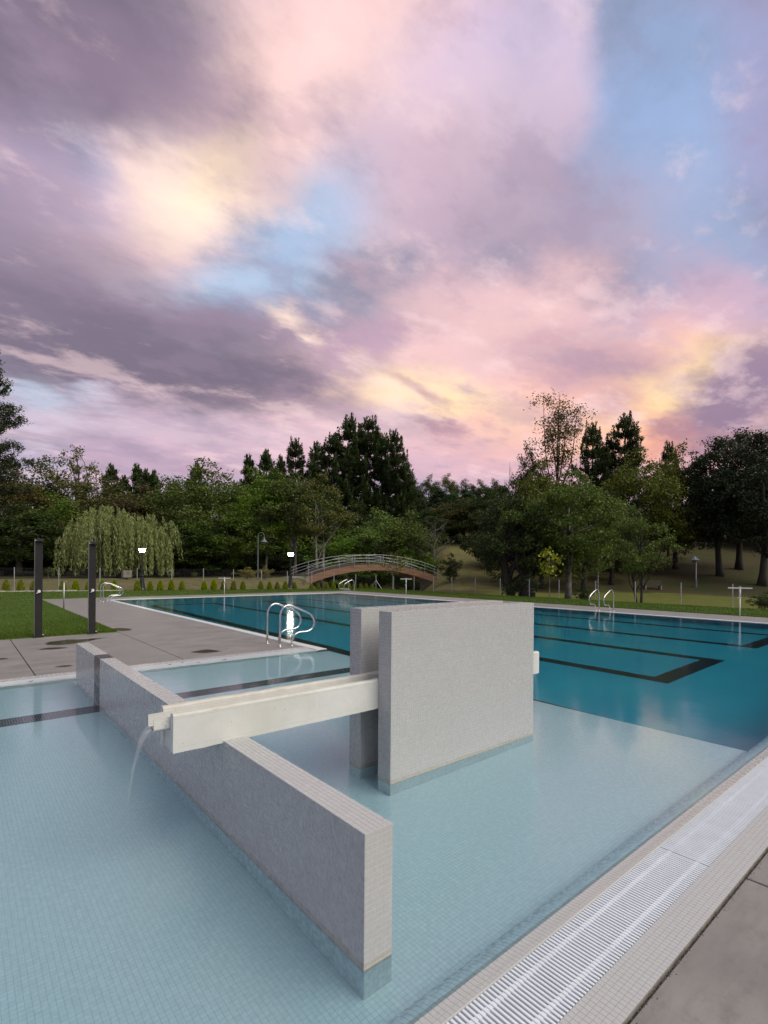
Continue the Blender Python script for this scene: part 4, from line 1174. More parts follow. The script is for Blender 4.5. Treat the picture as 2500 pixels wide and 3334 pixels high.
# ================================================================== TILED WALLS
def tiled_wall(x0, x1, y0, y1, zt, label, single, stripe=None, vis=None, thr=9.0):
    w = empty('tiled_wall', ((x0 + x1) / 2, (y0 + y1) / 2, SPOOL), label, 'wall', 'tiled walls standing in the shallow water')
    MB().box((x0, y0, SPOOL - 0.02), (x1, y1, zt)).build('wall_core', 'grout', w)
    nx, ny, nz = round((x1 - x0) / PITCH), round((y1 - y0) / PITCH), int((zt - SPOOL) / PITCH)
    pu = (x1 - x0) / nx / PITCH
    py = (y1 - y0) / ny / PITCH
    below = lambda j: 2 if zt - (j + .5) * PITCH < -0.004 else 0  # rows under water get a lighter tile: brightness painted into the colour
    kx = lambda i, j: below(j)
    kind_y = lambda i, j: below(j)
    top_k = lambda i, j: 0
    if stripe:
        kind_y = lambda i, j: 1 if stripe[0] < y0 + (i + .5) * PITCH * py < stripe[1] else below(j)
        top_k = lambda i, j: 1 if stripe[0] < y0 + (j + .5) * PITCH * py < stripe[1] else 0
    mo = Mosaic()
    e = 0.0
    dn = (0, 0, -1)
    mo.face((x1, y0, zt), (-pu, 0, 0), dn, nx, nz, kx)                        # near end: u x v = outward -y
    mo.face((x0, y1, zt), (pu, 0, 0), dn, nx, nz, kx)                         # far end
    flip = lambda i, j: kind_y(ny - 1 - i, j)
    mo.face((x1, y1, zt), (0, -py, 0), dn, ny, nz, flip)                  # right side
    mo.face((x0, y0, zt), (0, py, 0), dn, ny, nz, kind_y)                 # left side
    mo.face((x0, y0, zt), (pu, 0, 0), (0, py, 0), nx, ny, top_k)   # top
    mo.build(w, ['tile', 'tile_dark', 'tile_floor_bright'], single, vis, thr)
    return w


tiled_wall(1.282, 1.432, 1.64, 8.24, 0.56, 'long low white tiled wall with a dark stripe near its far end, standing in shallow water', 300, STRIPE)
tiled_wall(2.533, 4.405, 2.931, 3.081, 1.3125, 'tall white tiled wall in the water, the nearer of the pair, its broad face towards the viewer', 300, None)
tiled_wall(2.536, 4.415, 3.315, 3.465, 1.3125, 'tall white tiled wall behind the nearer one, mostly hidden by it', 40, None,
           lambda c: (c[:, 0] < 2.62), 7.5)

# ================================================================== WATER CHANNEL BEAM
ch = empty('water_channel', (2.86, 3.198, 0.548), 'cream painted concrete trough carrying water between the two tall tiled walls', 'channel')
def rough_beam(x0, x1, y0, y1, z0, z1, seed, n=60):
    """long slab whose lower and upper arrises are slightly chipped"""
    r = np.random.default_rng(seed)
    b = MB()
    prof = [(y0, z0), (y0, z1 - 0.012), (y0 + 0.010, z1), (y1 - 0.010, z1), (y1, z1 - 0.012), (y1, z0)]
    k = len(prof)
    for i in range(n + 1):
        x = x0 + (x1 - x0) * i / n
        dz = r.normal(0, 0.0011)
        dt = r.normal(0, 0.0013)
        for a, (yy, zz) in enumerate(prof):
            low = a in (0, k - 1)
            b.v.append((x, yy + (r.normal(0, 0.0008)), zz + (dz if low else dt)))
    for i in range(n):
        for a in range(k):
            a2 = (a + 1) % k
            b.f.append((i * k + a, i * k + a2, (i + 1) * k + a2, (i + 1) * k + a))
    b.f.append(tuple(range(k))[::-1])
    b.f.append(tuple(n * k + a for a in range(k)))
    return b
rough_beam(0.976, 4.738, 3.0835, 3.135, 0.548, 0.778, 1).build('side_panel', 'paint', ch)
rough_beam(0.972, 4.738, 3.262, 3.3125, 0.548, 0.786, 2).build('side_panel', 'paint', ch)
rough_beam(0.985, 4.735, 3.1352, 3.2618, 0.550, 0.672, 3).build('channel_bed', 'paint', ch)
# thin metal spout, U-shaped, chipped at the mouth
b = MB()
outer = [(3.140, 0.753), (3.140, 0.690), (3.150, 0.676), (3.170, 0.669), (3.225, 0.669), (3.245, 0.676), (3.256, 0.690), (3.256, 0.757)]
inner = [(3.146, 0.753), (3.146, 0.693), (3.155, 0.682), (3.172, 0.676), (3.223, 0.676), (3.241, 0.682), (3.250, 0.693), (3.250, 0.757)]
m = len(outer)
xs0 = [0.884, 0.884, 0.886, 0.888, 0.886, 0.893, 0.884, 0.883]
vs = [(xs0[i], *outer[i]) for i in range(m)] + [(xs0[i], *inner[i]) for i in range(m)] + [(1.03, *q) for q in outer] + [(1.03, *q) for q in inner]
fs = []
for i in range(m - 1):
    fs += [(i, i + 1, 2 * m + i + 1, 2 * m + i), (m + i + 1, m + i, 3 * m + i, 3 * m + i + 1), (i + 1, i, m + i, m + i + 1)]
fs += [(0, 2 * m, 3 * m, m), (m - 1, 2 * m - 1, 4 * m - 1, 3 * m - 1)]
b.add(vs, fs)
sp = b.build('spout', 'paint', ch)
MB().box((0.892, 3.1465, 0.6765), (1.02, 3.2495, 0.688)).build('spout_lining', 'wood', sp)  # darker grey-brown layer on the spout floor
for xx, zz in ((0.952, 0.707), (0.949, 0.699)):
    MB().tube([(xx, 3.1405, zz), (xx, 3.1385, zz)], 0.0022, 6).build('rivet', 'black', sp)

# falling water, left spout and the far right end
pts = [(0.885, 3.198, 0.686), (0.858, 3.197, 0.668), (0.833, 3.195, 0.630), (0.808, 3.190, 0.565), (0.782, 3.183, 0.465), (0.757, 3.174, 0.325), (0.735, 3.166, 0.170), (0.712, 3.158, 0.002)]
tag(MB().tube(pts, [0.028, 0.024, 0.017, 0.012, 0.010, 0.010, 0.013, 0.022], 10, False).build('water_stream', 'stream', None, True),
    'thin arc of water pouring from the spout into the left shallow pool', 'water stream')
pts = [(4.735, 3.198, 0.69), (4.775, 3.198, 0.67), (4.815, 3.198, 0.60), (4.85, 3.198, 0.46), (4.88, 3.198, 0.25), (4.90, 3.198, 0.002)]
tag(MB().tube(pts, [0.028, 0.025, 0.021, 0.018, 0.016, 0.020], 10, False).build('water_stream', 'stream', None, True),
    'faint trickle of water falling from the right end of the trough behind the tall wall', 'water stream')

# ================================================================== LADDERS
PROF = [(5.113, 0.0), (5.114, 0.30), (5.118, 0.654), (5.132, 0.715), (5.156, 0.765), (5.190, 0.806), (5.240, 0.838), (5.302, 0.851), (5.36, 0.845), (5.42, 0.825), (5.533, 0.781), (5.714, 0.697), (5.826, 0.640), (5.878, 0.602),
        (5.918, 0.548), (5.938, 0.485), (5.934, 0.415), (5.906, 0.350), (5.855, 0.300), (5.79, 0.276), (5.718, 0.268), (5.591, 0.270), (5.528, 0.258), (5.470, 0.226), (5.425, 0.175), (5.400, 0.120), (5.390, 0.06), (5.388, 0.0)]
EDGE = 5.72


def ladder(label, edge_pt, inward, along, gap):
    """edge_pt on the pool edge midway between the rails; inward points over the water"""
    ex, ey = edge_pt
    root = empty('pool_ladder', (ex - inward[0] * 0.45, ey - inward[1] * 0.45, 0.004), label, 'pool ladder', 'steel handrails round the pool')
    for s in (-1, 1):
        ox, oy = ex + along[0] * s * gap / 2, ey + along[1] * s * gap / 2
        to = lambda a, z: (ox + inward[0] * (a - EDGE), oy + inward[1] * (a - EDGE), z + 0.004)
        rail = MB().tube([to(a, z) for a, z in PROF], 0.0215, 12).build('handrail', 'steel', root, True)
        for a in (5.113, 5.388):
            q = to(a, 0)
            MB().lathe([(0.045, 0), (0.045, 0.006), (0.034, 0.014), (0.0225, 0.016)], 16, q).build('flange', 'steel', rail, True)
    for z in (-0.18, -0.45, -0.72):
        a0 = (ex - along[0] * gap / 2, ey - along[1] * gap / 2)
        a1 = (ex + along[0] * gap / 2, ey + along[1] * gap / 2)
        i0, i1 = 0.03, 0.11
        pts = [(a0[0] + inward[0] * i0, a0[1] + inward[1] * i0), (a1[0] + inward[0] * i0, a1[1] + inward[1] * i0),
               (a1[0] + inward[0] * i1, a1[1] + inward[1] * i1), (a0[0] + inward[0] * i1, a0[1] + inward[1] * i1)]
        if (pts[1][0] - pts[0][0]) * (pts[2][1] - pts[1][1]) - (pts[1][1] - pts[0][1]) * (pts[2][0] - pts[1][0]) < 0:
            pts = pts[::-1]
        MB().slab4(pts, z - 0.05, z, 0.004).build('step_recess', 'black', root)  # black block paints the darkness of a step recess in the pool wall
    return root


ladder('shiny steel pool ladder handrails nearest to the viewer, on the corner of the concrete terrace', (XS - 0.02, 9.72), (1, 0), (0, 1), 0.56)
ladder('steel pool ladder handrails at the far left corner of the deep pool', (XS - 0.05, 26.23), (1, 0), (0, 1), 0.55)
ladder('steel pool ladder handrails on the far right corner, in front of the wooden bridge', (xr(26.85) + 0.17, 26.85), (-1, -0.02), (-0.02, 1), 0.58)
ladder('steel pool ladder handrails on the right side, right of the tall tiled walls', (xr(9.9) + 0.02, 9.89), (-1, -0.02), (-0.02, 1), 0.58)

# ================================================================== SHOWERS, BOLLARD, CROSSBAR POSTS
def shower(x, y, top, label):
    r = empty('shower_post', (x, y, 0.004), label, 'shower', 'dark outdoor showers on the edge of the lawn')
    w, d = 0.073, 0.045
    MB().cbox((x - w, y - d, 0.012), (x + w, y + d, top), 0.006).build('column', 'shower', r)
    MB().box((x - w - 0.004, y - d + 0.012, 0.02), (x - w, y + d, top + 0.055)).build('edge_plate', 'galv', r)
    MB().cbox((x - w + 0.022, y - d - 0.075, top - 0.002), (x + w + 0.016, y + d, top + 0.058), 0.006).build('shower_head', 'black', r)
    MB().tube([(x - w - 0.002, y - d - 0.01, top + 0.012), (x - w + 0.02, y - d - 0.01, top + 0.012)], 0.010, 8).build('bracket', 'white_metal', r)
    MB().cbox((x - 0.105, y - 0.085, 0.0005), (x + 0.105, y + 0.085, 0.012), 0.003).build('base_plate', 'black', r)
    k = MB().tube([(x + 0.005, y - d + 0.002, 1.055), (x + 0.005, y - d - 0.018, 1.055), (x + 0.005, y - d - 0.050, 1.055)], [0.036, 0.036, 0.027], 14).build('valve', 'white_metal', r, False)
    MB().tube([(x + 0.002, y - d - 0.045, 1.045), (x - 0.045, y - d - 0.055, 1.010)], [0.010, 0.007], 8).build('lever', 'white_metal', k)
    xx, yy = x + w, y - 0.01
    tap = MB().tube([(xx, yy, 0.055), (xx + 0.035, yy, 0.055)], 0.011, 8).build('foot_tap', 'brass', r)
    arc = [(xx + 0.012 + 0.055 * math.sin(t), yy - 0.01, 0.125 - 0.075 * math.cos(t)) for t in np.linspace(0.15, 2.3, 12)]
    MB().tube(arc, 0.006, 6).build('tap_handle', 'brass', tap)
    return r


shower(1.418, 13.985, 2.20, 'dark grey shower post with a black head, left one of the two')
shower(2.497, 13.985, 2.175, 'dark grey shower post with a black head, right one of the two')

r = empty('steel_bollard', (3.11, 22.7, 0.0), 'slim steel post with a small cap on the lawn edge between the two shower posts', 'post')
MB().tube([(3.11, 22.7, 0.0), (3.11, 22.7, 1.02)], 0.028, 12).build('post', 'galv', r, True)
MB().cbox((3.075, 22.665, 1.02), (3.20, 22.735, 1.055), 0.006).build('cap', 'brass', r)


def crossbar(x, y, ang, top, half, label):
    r = empty('crossbar_post', (x, y, 0.0), label, 'post', 'white posts with a crossbar around the pool')
    c, s = math.cos(ang), math.sin(ang)
    MB().tube([(x, y, 0.0), (x, y, top - 0.33)], 0.022, 10).build('post', 'white_metal', r, True)
    MB().tube([(x, y, top - 0.35), (x, y, top - 0.02)], 0.031, 10).build('sleeve', 'white_metal', r, True)
    MB().tube([(x, y, top - 0.36), (x, y, top - 0.33), (x, y, top - 0.32)], [0.034, 0.036, 0.03], 10).build('collar', 'white_metal', r)
    MB().tube([(x, y, top - 0.345), (x - c * 0.07, y - s * 0.07, top - 0.345)], 0.014, 8).build('tap', 'white_metal', r)
    b = MB()
    n = (-s, c)
    pts = [(x - c * half - n[0] * .03, y - s * half - n[1] * .03), (x + c * half - n[0] * .03, y + s * half - n[1] * .03),
           (x + c * half + n[0] * .03, y + s * half + n[1] * .03), (x - c * half + n[0] * .03, y - s * half + n[1] * .03)]
    b.slab4(pts, top - 0.022, top + 0.018, 0.006).build('crossbar', 'white_metal', r)
    MB().tube([(x, y, top - 0.03), (x, y, top + 0.05)], 0.036, 10).build('hub', 'white_metal', r)
    return r


crossbar(21.50, 5.80, -1.0, 1.03, 0.37, 'white post with a crossbar on the right side of the pool, nearest of the three')
crossbar(21.30, 23.3, -0.75, 0.98, 0.36, 'white post with a crossbar in front of the right end of the bridge')
crossbar(12.23, 29.45, -0.7, 0.97, 0.36, 'white post with a crossbar at the far end of the pool, between the conical shrubs')

# ================================================================== LAMPS
def lit_lamp(x, y, z0, H, label):
    r = empty('lit_lamp', (x, y, z0), label, 'lamp', 'lit lawn lamps')
    p = (x, y, z0)
    MB().lathe([(0.28, 0), (0.28, 0.05), (0.21, 0.18), (0.15, 0.55), (0.115, 0.92), (0.15, 0.98), (0.15, 1.03), (0.07, 1.06)], 14, p).build('lamp_base', 'black', r)
    MB().tube([(x, y, z0 + 1.05), (x, y, z0 + H - 0.30)], 0.045, 10).build('pole', 'black', r)
    MB().lathe([(0.06, H - 0.32), (0.10, H - 0.27), (0.19, H - 0.25), (0.19, H - 0.235)], 12, p).build('collar', 'black', r)
    MB().lathe([(0.14, H - 0.235), (0.215, H - 0.06), (0.215, H - 0.03)], 10, p).build('lantern', 'glow', r)
    MB().lathe([(0.225, H - 0.028), (0.15, H + 0.03), (0.03, H + 0.05)], 12, p).build('lamp_cap', 'lamp_grey', r)
    return r


lit_lamp(9.52, 36.75, 0.0, 2.83, 'lit lamp with a dark flared base in front of the weeping willow')
lit_lamp(20.07, 35.4, 0.02, 2.76, 'lit lamp with a dark flared base left of the wooden bridge')


def neck_lamp(x, y, z0, top, side, label):
    r = empty('curved_neck_lamp', (x, y, z0), label, 'lamp', 'unlit curved neck lamps')
    MB().tube([(x, y, z0), (x, y, z0 + 1.0), (x, y, top - 0.5)], [0.07, 0.06, 0.05], 10).build('pole', 'lamp_grey', r)
    ux, uy = 0.7668 * side, -0.6419 * side
    R = 0.30
    arc = [(x, y, top - 0.5)] + [(x + ux * (R - R * math.cos(t)), y + uy * (R - R * math.cos(t)), top - 0.32 + R * math.sin(t)) for t in np.linspace(0, PI, 12)] + [(x + ux * 2 * R, y + uy * 2 * R, top - 0.52)]
    MB().tube(arc, 0.032, 8).build('neck', 'lamp_grey', r)
    MB().lathe([(0.06, 0), (0.08, -0.10), (0.12, -0.20), (0.16, -0.26), (0.32, -0.42), (0.33, -0.45)], 14, (x + ux * 2 * R, y + uy * 2 * R, top - 0.50)).build('lamp_shade', 'lamp_grey', r, False)
    return r


def ground(x, y):
    return terrain(x, y) - 0.04


neck_lamp(9.5, 49.8, ground(9.5, 49.8), 4.98, -1, 'unlit curved neck lamp rising above the right shower post')
neck_lamp(22.6, 46.3, ground(22.6, 46.3), 5.05, 1, 'unlit curved neck lamp left of the middle lit lamp')

x, y = 56.7, 19.05
z0 = ground(x, y)
r = empty('shade_lamp', (x, y, z0), 'unlit lamp with a conical shade on the dark slope at right', 'lamp')
MB().tube([(x, y, z0), (x, y, z0 + 0.9)], 0.10, 10).build('lamp_base', 'lamp_grey', r)
MB().tube([(x, y, z0 + 0.85), (x, y, 2.45)], 0.055, 10).build('pole', 'galv', r)
MB().lathe([(0.10, 2.42 - z0), (0.22, 2.52 - z0), (0.22, 2.68 - z0)], 12, (x - .12, y + .1, z0)).build('globe', 'lamp_grey', r)
MB().lathe([(0.50, 2.68 - z0), (0.40, 2.76 - z0), (0.06, 3.08 - z0)], 14, (x - .12, y + .1, z0)).build('lamp_shade', 'lamp_grey', r)

# ================================================================== FENCES
def fence(pts, H, label, dips, brace=None):
    x0, y0 = pts[0]
    r = empty('wire_fence', (x0, y0, dips[0]), label, 'fence', 'galvanised wire fences round the pool lawn')
    for (x, y), z in zip(pts, dips):
        MB().tube([(x, y, z - 0.05), (x, y, z + H)], 0.026, 8).build('fence_post', 'galv', r)
    if brace:
        (x, y), z = brace
        for dx, dy in ((-0.62, 0.30), (0.35, -0.72)):
            MB().tube([(x, y, z + H * 0.72), (x + dx, y + dy, z)], 0.018, 6).build('brace', 'galv', r)
    b = MB()
    for (p, zp), (q, zq) in zip(zip(pts[:-1], dips[:-1]), zip(pts[1:], dips[1:])):
        L = math.hypot(q[0] - p[0], q[1] - p[1])
        P = lambda t, h: (p[0] + (q[0] - p[0]) * t, p[1] + (q[1] - p[1]) * t, zp + (zq - zp) * t + h)
        for h in (0.06, H * 0.5, H - 0.06):
            b.tube([P(0, h), P(1, h)], 0.0028, 3, False)
        st = 0.085
        n = int(L / st)
        hh = H - 0.06
        for i in range(-int(hh / st), n):
            for sgn in (1, -1):
                t0, h0, t1, h1 = i * st / L, 0.06, (i * st + hh) / L, hh
                if t0 < 0:
                    h0 += -t0 * L; t0 = 0
                if t1 > 1:
                    h1 -= (t1 - 1) * L; t1 = 1
                if t1 <= t0 or h1 <= h0:
                    continue
                if sgn < 0:
                    h0, h1 = hh - (h0 - .06), hh - (h1 - .06)
                b.tube([P(t0, h0), P(t1, h1)], 0.0011, 3, False)
    tag(b.build('wire_mesh', 'wire', r), kind='stuff')
    return r


LP = [(-4.9, 42.4), (-2.3, 41.45), (-0.17, 40.79), (2.75, 39.74), (5.04, 38.92), (7.26, 38.12), (9.37, 37.36), (11.42, 36.62), (13.37, 35.92), (15.3, 35.23), (17.17, 34.56), (18.95, 33.92), (20.7, 33.29), (22.33, 32.7), (23.99, 32.11), (25.58, 31.54)]
fence(LP, 1.52, 'thin wire fence with steel posts running behind the row of conical shrubs', [0.0] * 9 + [-0.05, -0.1, -0.15, -0.22, -0.3, -0.38, -0.42], ((25.58, 31.54), -0.42))
RP = [(25.75, 29.6), (26.06, 27.63), (26.14, 25.69), (26.21, 23.99), (26.29, 21.98), (26.38, 20.02), (26.46, 17.93), (26.54, 16.0), (26.63, 13.86), (26.72, 11.78), (26.81, 9.65), (26.9, 7.54), (26.98, 5.4), (27.05, 3.3), (27.1, 1.2)]
fence(RP, 1.50, 'thin wire fence with steel posts along the right lawn in front of the park trees', [-0.45] * len(RP))

# ================================================================== BRIDGE
def bridge():
    P0, P1 = np.array([27.97, 45.71]), np.array([41.90, 40.57])
    ax = (P1 - P0); L = np.linalg.norm(ax); ax = ax / L
    w = np.array([-ax[1], ax[0]])                     # away from the viewer
    # turn the bridge so its far side shows to the left, as seen from the pool
    zc = lambda t: 0.72 + 1.36 * (1 - (2 * t - 1) ** 2)
    zb = lambda t: -0.12 + 1.50 * (1 - (2 * t - 1) ** 2)
    WID = 2.1
    skew = -ax * 1.15
    r = empty('wooden_footbridge', (P0[0] + ax[0] * L / 2, P0[1] + ax[1] * L / 2, 0.0), 'arched red brown wooden footbridge with steel railings among the trees', 'footbridge')
    at = lambda t, k, z: tuple((P0 + ax * L * t + (w * WID + skew) * k).tolist()) + (z,)
    n = 40
    for k0, k1 in ((0.0, 0.07), (0.93, 1.0)):
        b = MB()
        for i in range(n + 1):
            t = i / n
            b.v += [at(t, k0, zb(t)), at(t, k1, zb(t)), at(t, k1, zc(t)), at(t, k0, zc(t))]
        for i in range(n):
            for a in range(4):
                a2 = (a + 1) % 4
                b.f.append((i * 4 + a, (i + 1) * 4 + a, (i + 1) * 4 + a2, i * 4 + a2))
        b.f += [(0, 1, 2, 3), (n * 4 + 3, n * 4 + 2, n * 4 + 1, n * 4)]
        b.build('arch_beam', 'arch', r)
    b = MB()
    m = 96
    for i in range(m):
        t0, t1 = i / m + 0.0008, (i + 1) / m - 0.0008
        za, zb_ = zc(t0) + 0.002, zc(t1) + 0.002
        vs = [at(t0, -0.01, za), at(t1, -0.01, zb_), at(t1, 1.01, zb_), at(t0, 1.01, za)]
        vs += [(x, y, z + 0.05) for x, y, z in vs]
        b.add(vs, [(3, 2, 1, 0), (4, 5, 6, 7), (0, 1, 5, 4), (1, 2, 6, 5), (2, 3, 7, 6), (3, 0, 4, 7)])
    tag(b.build('deck_planks', 'plank', r), kind='stuff')
    for k in (-0.03, 1.03):
        for h in (0.34, 0.66, 1.0):
            MB().tube([at(t, k, zc(t) + h) for t in np.linspace(-0.015, 1.015, 33)], 0.024 if h == 1.0 else 0.017, 8).build('rail', 'galv', r)
        for t in np.linspace(0.0, 1.0, 10):
            MB().tube([at(t, k, zc(t) - 0.25), at(t, k, zc(t) + 1.0)], 0.024, 8).build('railing_post', 'galv', r)
    for t0, t1, s in ((-0.12, 0.0, 1), (1.0, 1.12, 1)):
        b = MB()
        vs = [at(t0, -0.05, -1.2), at(t1, -0.05, -1.2), at(t1, 1.05, -1.2), at(t0, 1.05, -1.2), at(t0, -0.05, 0.55), at(t1, -0.05, 0.70), at(t1, 1.05, 0.70), at(t0, 1.05, 0.55)]
        b.add(vs, [(0, 3, 2, 1), (4, 5, 6, 7), (0, 1, 5, 4), (1, 2, 6, 5), (2, 3, 7, 6), (3, 0, 4, 7)])
        b.build('abutment', 'concrete_grey', r)


bridge()

# ================================================================== SMALL PARK THINGS
x, y = 10.43, 44.74
z0 = ground(x, y) + 0.05
r = empty('slatted_bin', (x, y, z0), 'square wooden slatted bin on a low post behind the fence, left of the willow lamp', 'bin')
MB().box((x - 0.08, y - 0.08, z0 - 0.1), (x + 0.08, y + 0.08, z0 + 0.16)).build('post', 'black', r)
MB().box((x - 0.27, y - 0.27, z0 + 0.14), (x + 0.27, y + 0.27, z0 + 0.62)).build('liner', 'black', r)
for i in range(6):
    u = -0.30 + i * 0.104
    for vs in (((x + u, y - 0.31, z0 + 0.12), (x + u + 0.09, y - 0.275, z0 + 0.68)), ((x + u, y + 0.275, z0 + 0.12), (x + u + 0.09, y + 0.31, z0 + 0.68)),
               ((x - 0.31, y + u, z0 + 0.12), (x - 0.275, y + u + 0.09, z0 + 0.68)), ((x + 0.275, y + u, z0 + 0.12), (x + 0.31, y + u + 0.09, z0 + 0.68))):
        MB().box(*vs).build('slat', 'wood', r)

x, y = 27.7, 18.6
z0 = ground(x, y)
r = empty('litter_bin', (x, y, z0), 'dark round litter bin beside the right fence next to the thick dark trunk', 'bin')
MB().lathe([(0.20, 0.0), (0.22, 0.04), (0.24, 0.58), (0.25, 0.62), (0.24, 0.64), (0.19, 0.645)], 16, (x, y, z0)).build('drum', 'black', r)
MB().lathe([(0.26, 0.60), (0.265, 0.63), (0.25, 0.66), (0.2, 0.665)], 16, (x, y, z0)).build('rim', 'lamp_grey', r)

x, y = 52.3, 21.4
z0 = ground(x, y)
r = empty('park_bench', (x, y, z0), 'grey park bench on the dark slope behind the twin stemmed tree', 'bench')
fx_, fy_ = 0.7668, -0.6419
def oriented(u0, u1, v0, v1, za, zb, name, m):
    pts = [(x + fx_ * a + 0.6419 * c, y + fy_ * a + 0.7668 * c) for a, c in ((u0, v0), (u1, v0), (u1, v1), (u0, v1))]
    MB().slab4(pts, z0 + za, z0 + zb, 0.005).build(name, m, r)
for k in range(3):
    oriented(-1.0, 1.0, -0.22 + k * 0.15, -0.09 + k * 0.15, 0.43, 0.47, 'seat_slat', 'plank')
for k in range(2):
    oriented(-1.0, 1.0, 0.24, 0.275, 0.58 + k * 0.17, 0.71 + k * 0.17, 'back_slat', 'plank')
for u in (-0.75, 0.75):
    oriented(u - 0.05, u + 0.05, -0.2, 0.24, 0.0, 0.43, 'leg', 'concrete_grey')
    oriented(u - 0.04, u + 0.04, 0.276, 0.33, 0.0, 0.88, 'back_post', 'concrete_grey')

# low rail fence along the top of the right slope
A, B_ = np.array([72.5, 44.5]), np.array([92.0, 29.5])
r = empty('rail_fence', (A[0], A[1], ground(*A)), 'low wooden rail fence along the top of the dark slope behind the oaks', 'fence')
K = 14
gz = [ground(*(A + (B_ - A) * i / K)) for i in range(K + 1)]
for i in range(K + 1):
    p = A + (B_ - A) * i / K
    MB().box((p[0] - 0.07, p[1] - 0.07, gz[i]), (p[0] + 0.07, p[1] + 0.07, gz[i] + 1.05)).build('fence_post', 'wood', r)
for h in (0.45, 0.95):
    for i in range(K):
        p, q = A + (B_ - A) * i / K, A + (B_ - A) * (i + 1) / K
        MB().tube([(p[0], p[1], gz[i] + h), (q[0], q[1], gz[i + 1] + h)], 0.07, 6).build('rail', 'wood', r)

# dry leaves on the far gutter and a crumbly line of dirt along the near concrete edge
r_ = np.random.default_rng(12)
for i, (x, y, lab) in enumerate([(2.72, 8.80, 'dry brown leaf on the far gutter grate, leftmost'), (2.95, 8.87, 'dry brown leaf on the far gutter grate, second from the left'), (3.16, 8.70, 'small dry red leaf near the water on the far gutter grate'),
                                 (3.62, 8.69, 'largest dry red leaf on the far gutter grate, nearest the ladder'), (0.80, 8.69, 'dark dead leaf on the gutter grate left of the low tiled wall')]):
    a = r_.uniform(0, 6.28)
    L, W_ = (0.028, 0.011) if i != 3 else (0.045, 0.014)
    pts = []
    for k in range(10):
        t = 2 * PI * k / 10
        u, v = L * math.cos(t), W_ * math.sin(t)
        pts.append((x + u * math.cos(a * .15) - v * math.sin(a * .15), y + u * math.sin(a * .15) + v * math.cos(a * .15), 0.0105 + 0.010 * (u / L) ** 2))
    top = [(q[0], q[1], q[2] + 0.0025) for q in pts]
    b = MB().add(pts + top + [(x, y, 0.0095), (x, y, 0.014)], [(k, (k + 1) % 10, 10 + (k + 1) % 10, 10 + k) for k in range(10)] + [((k + 1) % 10, k, 20) for k in range(10)] + [(10 + k, 10 + (k + 1) % 10, 21) for k in range(10)])
    tag(b.build('dry_leaf', 'dead_leaf'), lab, 'leaf', 'dry leaves on the gutter grates')
b = MB()
for i in range(900):
    x = r_.uniform(1.5, 5.2)
    y = 0.846 - abs(r_.normal(0, 0.008)) - (0.02 * r_.random() if r_.random() < .2 else 0)
    s = r_.uniform(0.0012, 0.0042)
    h = s * r_.uniform(.6, 1.4)
    z = 0.0035
    a = r_.uniform(0, 6.28)
    c, d = math.cos(a) * s, math.sin(a) * s
    b.add([(x + c, y + d, z), (x - d, y + c, z), (x - c, y - d, z), (x + d, y - c, z), (x + r_.normal(0, s * .4), y + r_.normal(0, s * .4), z + h)], [(0, 1, 4), (1, 2, 4), (2, 3, 4), (3, 0, 4)])
tag(b.build('dirt', 'dirt'), kind='stuff')

# ================================================================== TREES
def rand_dirs(r, n):
    d = r.normal(size=(n, 3))
    return d / np.linalg.norm(d, axis=1)[:, None]


def leaves(name, pts, r, size, aspect=0.6, up=0.4, droop=None, m='leaf_mid', jitter=0.35, axis=None):
    """one small bent-looking quad per point"""
    n = len(pts)
    nor = rand_dirs(r, n)
    nor[:, 2] += up
    nor /= np.linalg.norm(nor, axis=1)[:, None]
    a = rand_dirs(r, n) if axis is None else axis + r.normal(0, 0.25, (n, 3))
    a -= nor * (a * nor).sum(1)[:, None]
    if axis is not None:
        a = axis + r.normal(0, 0.25, (n, 3))
        nor -= a * ((nor * a).sum(1) / (a * a).sum(1))[:, None]
        nor /= np.linalg.norm(nor, axis=1)[:, None]
    a /= np.linalg.norm(a, axis=1)[:, None]
    b = np.cross(nor, a)
    s = size * r.uniform(1 - jitter, 1 + jitter, n)[:, None]
    V = np.stack([pts - a * s * 0.5, pts + b * s * aspect * 0.5 + nor * s * .08, pts + a * s * 0.5, pts - b * s * aspect * 0.5 + nor * s * .08], 1).reshape(-1, 3)
    F = np.arange(4 * n).reshape(-1, 4)
    return quads_mesh(name, V, F, [M[m]], np.clip(r.normal(0.45, 0.25, n), 0, 1))


def curve(p, q, r, bend=0.12, k=5, sag=0.0):
    p, q = np.array(p, float), np.array(q, float)
    L = np.linalg.norm(q - p)
    off = r.normal(0, bend * L * 0.5, 3)
    out = []
    for t in np.linspace(0, 1, k):
        out.append(tuple(p + (q - p) * t + off * math.sin(t * PI) * (1 - 0.3 * t) + np.array((0, 0, sag * L * math.sin(t * PI)))))
    return out


def taper(r0, r1, k):
    return [r0 + (r1 - r0) * (i / (k - 1)) ** 0.8 for i in range(k)]


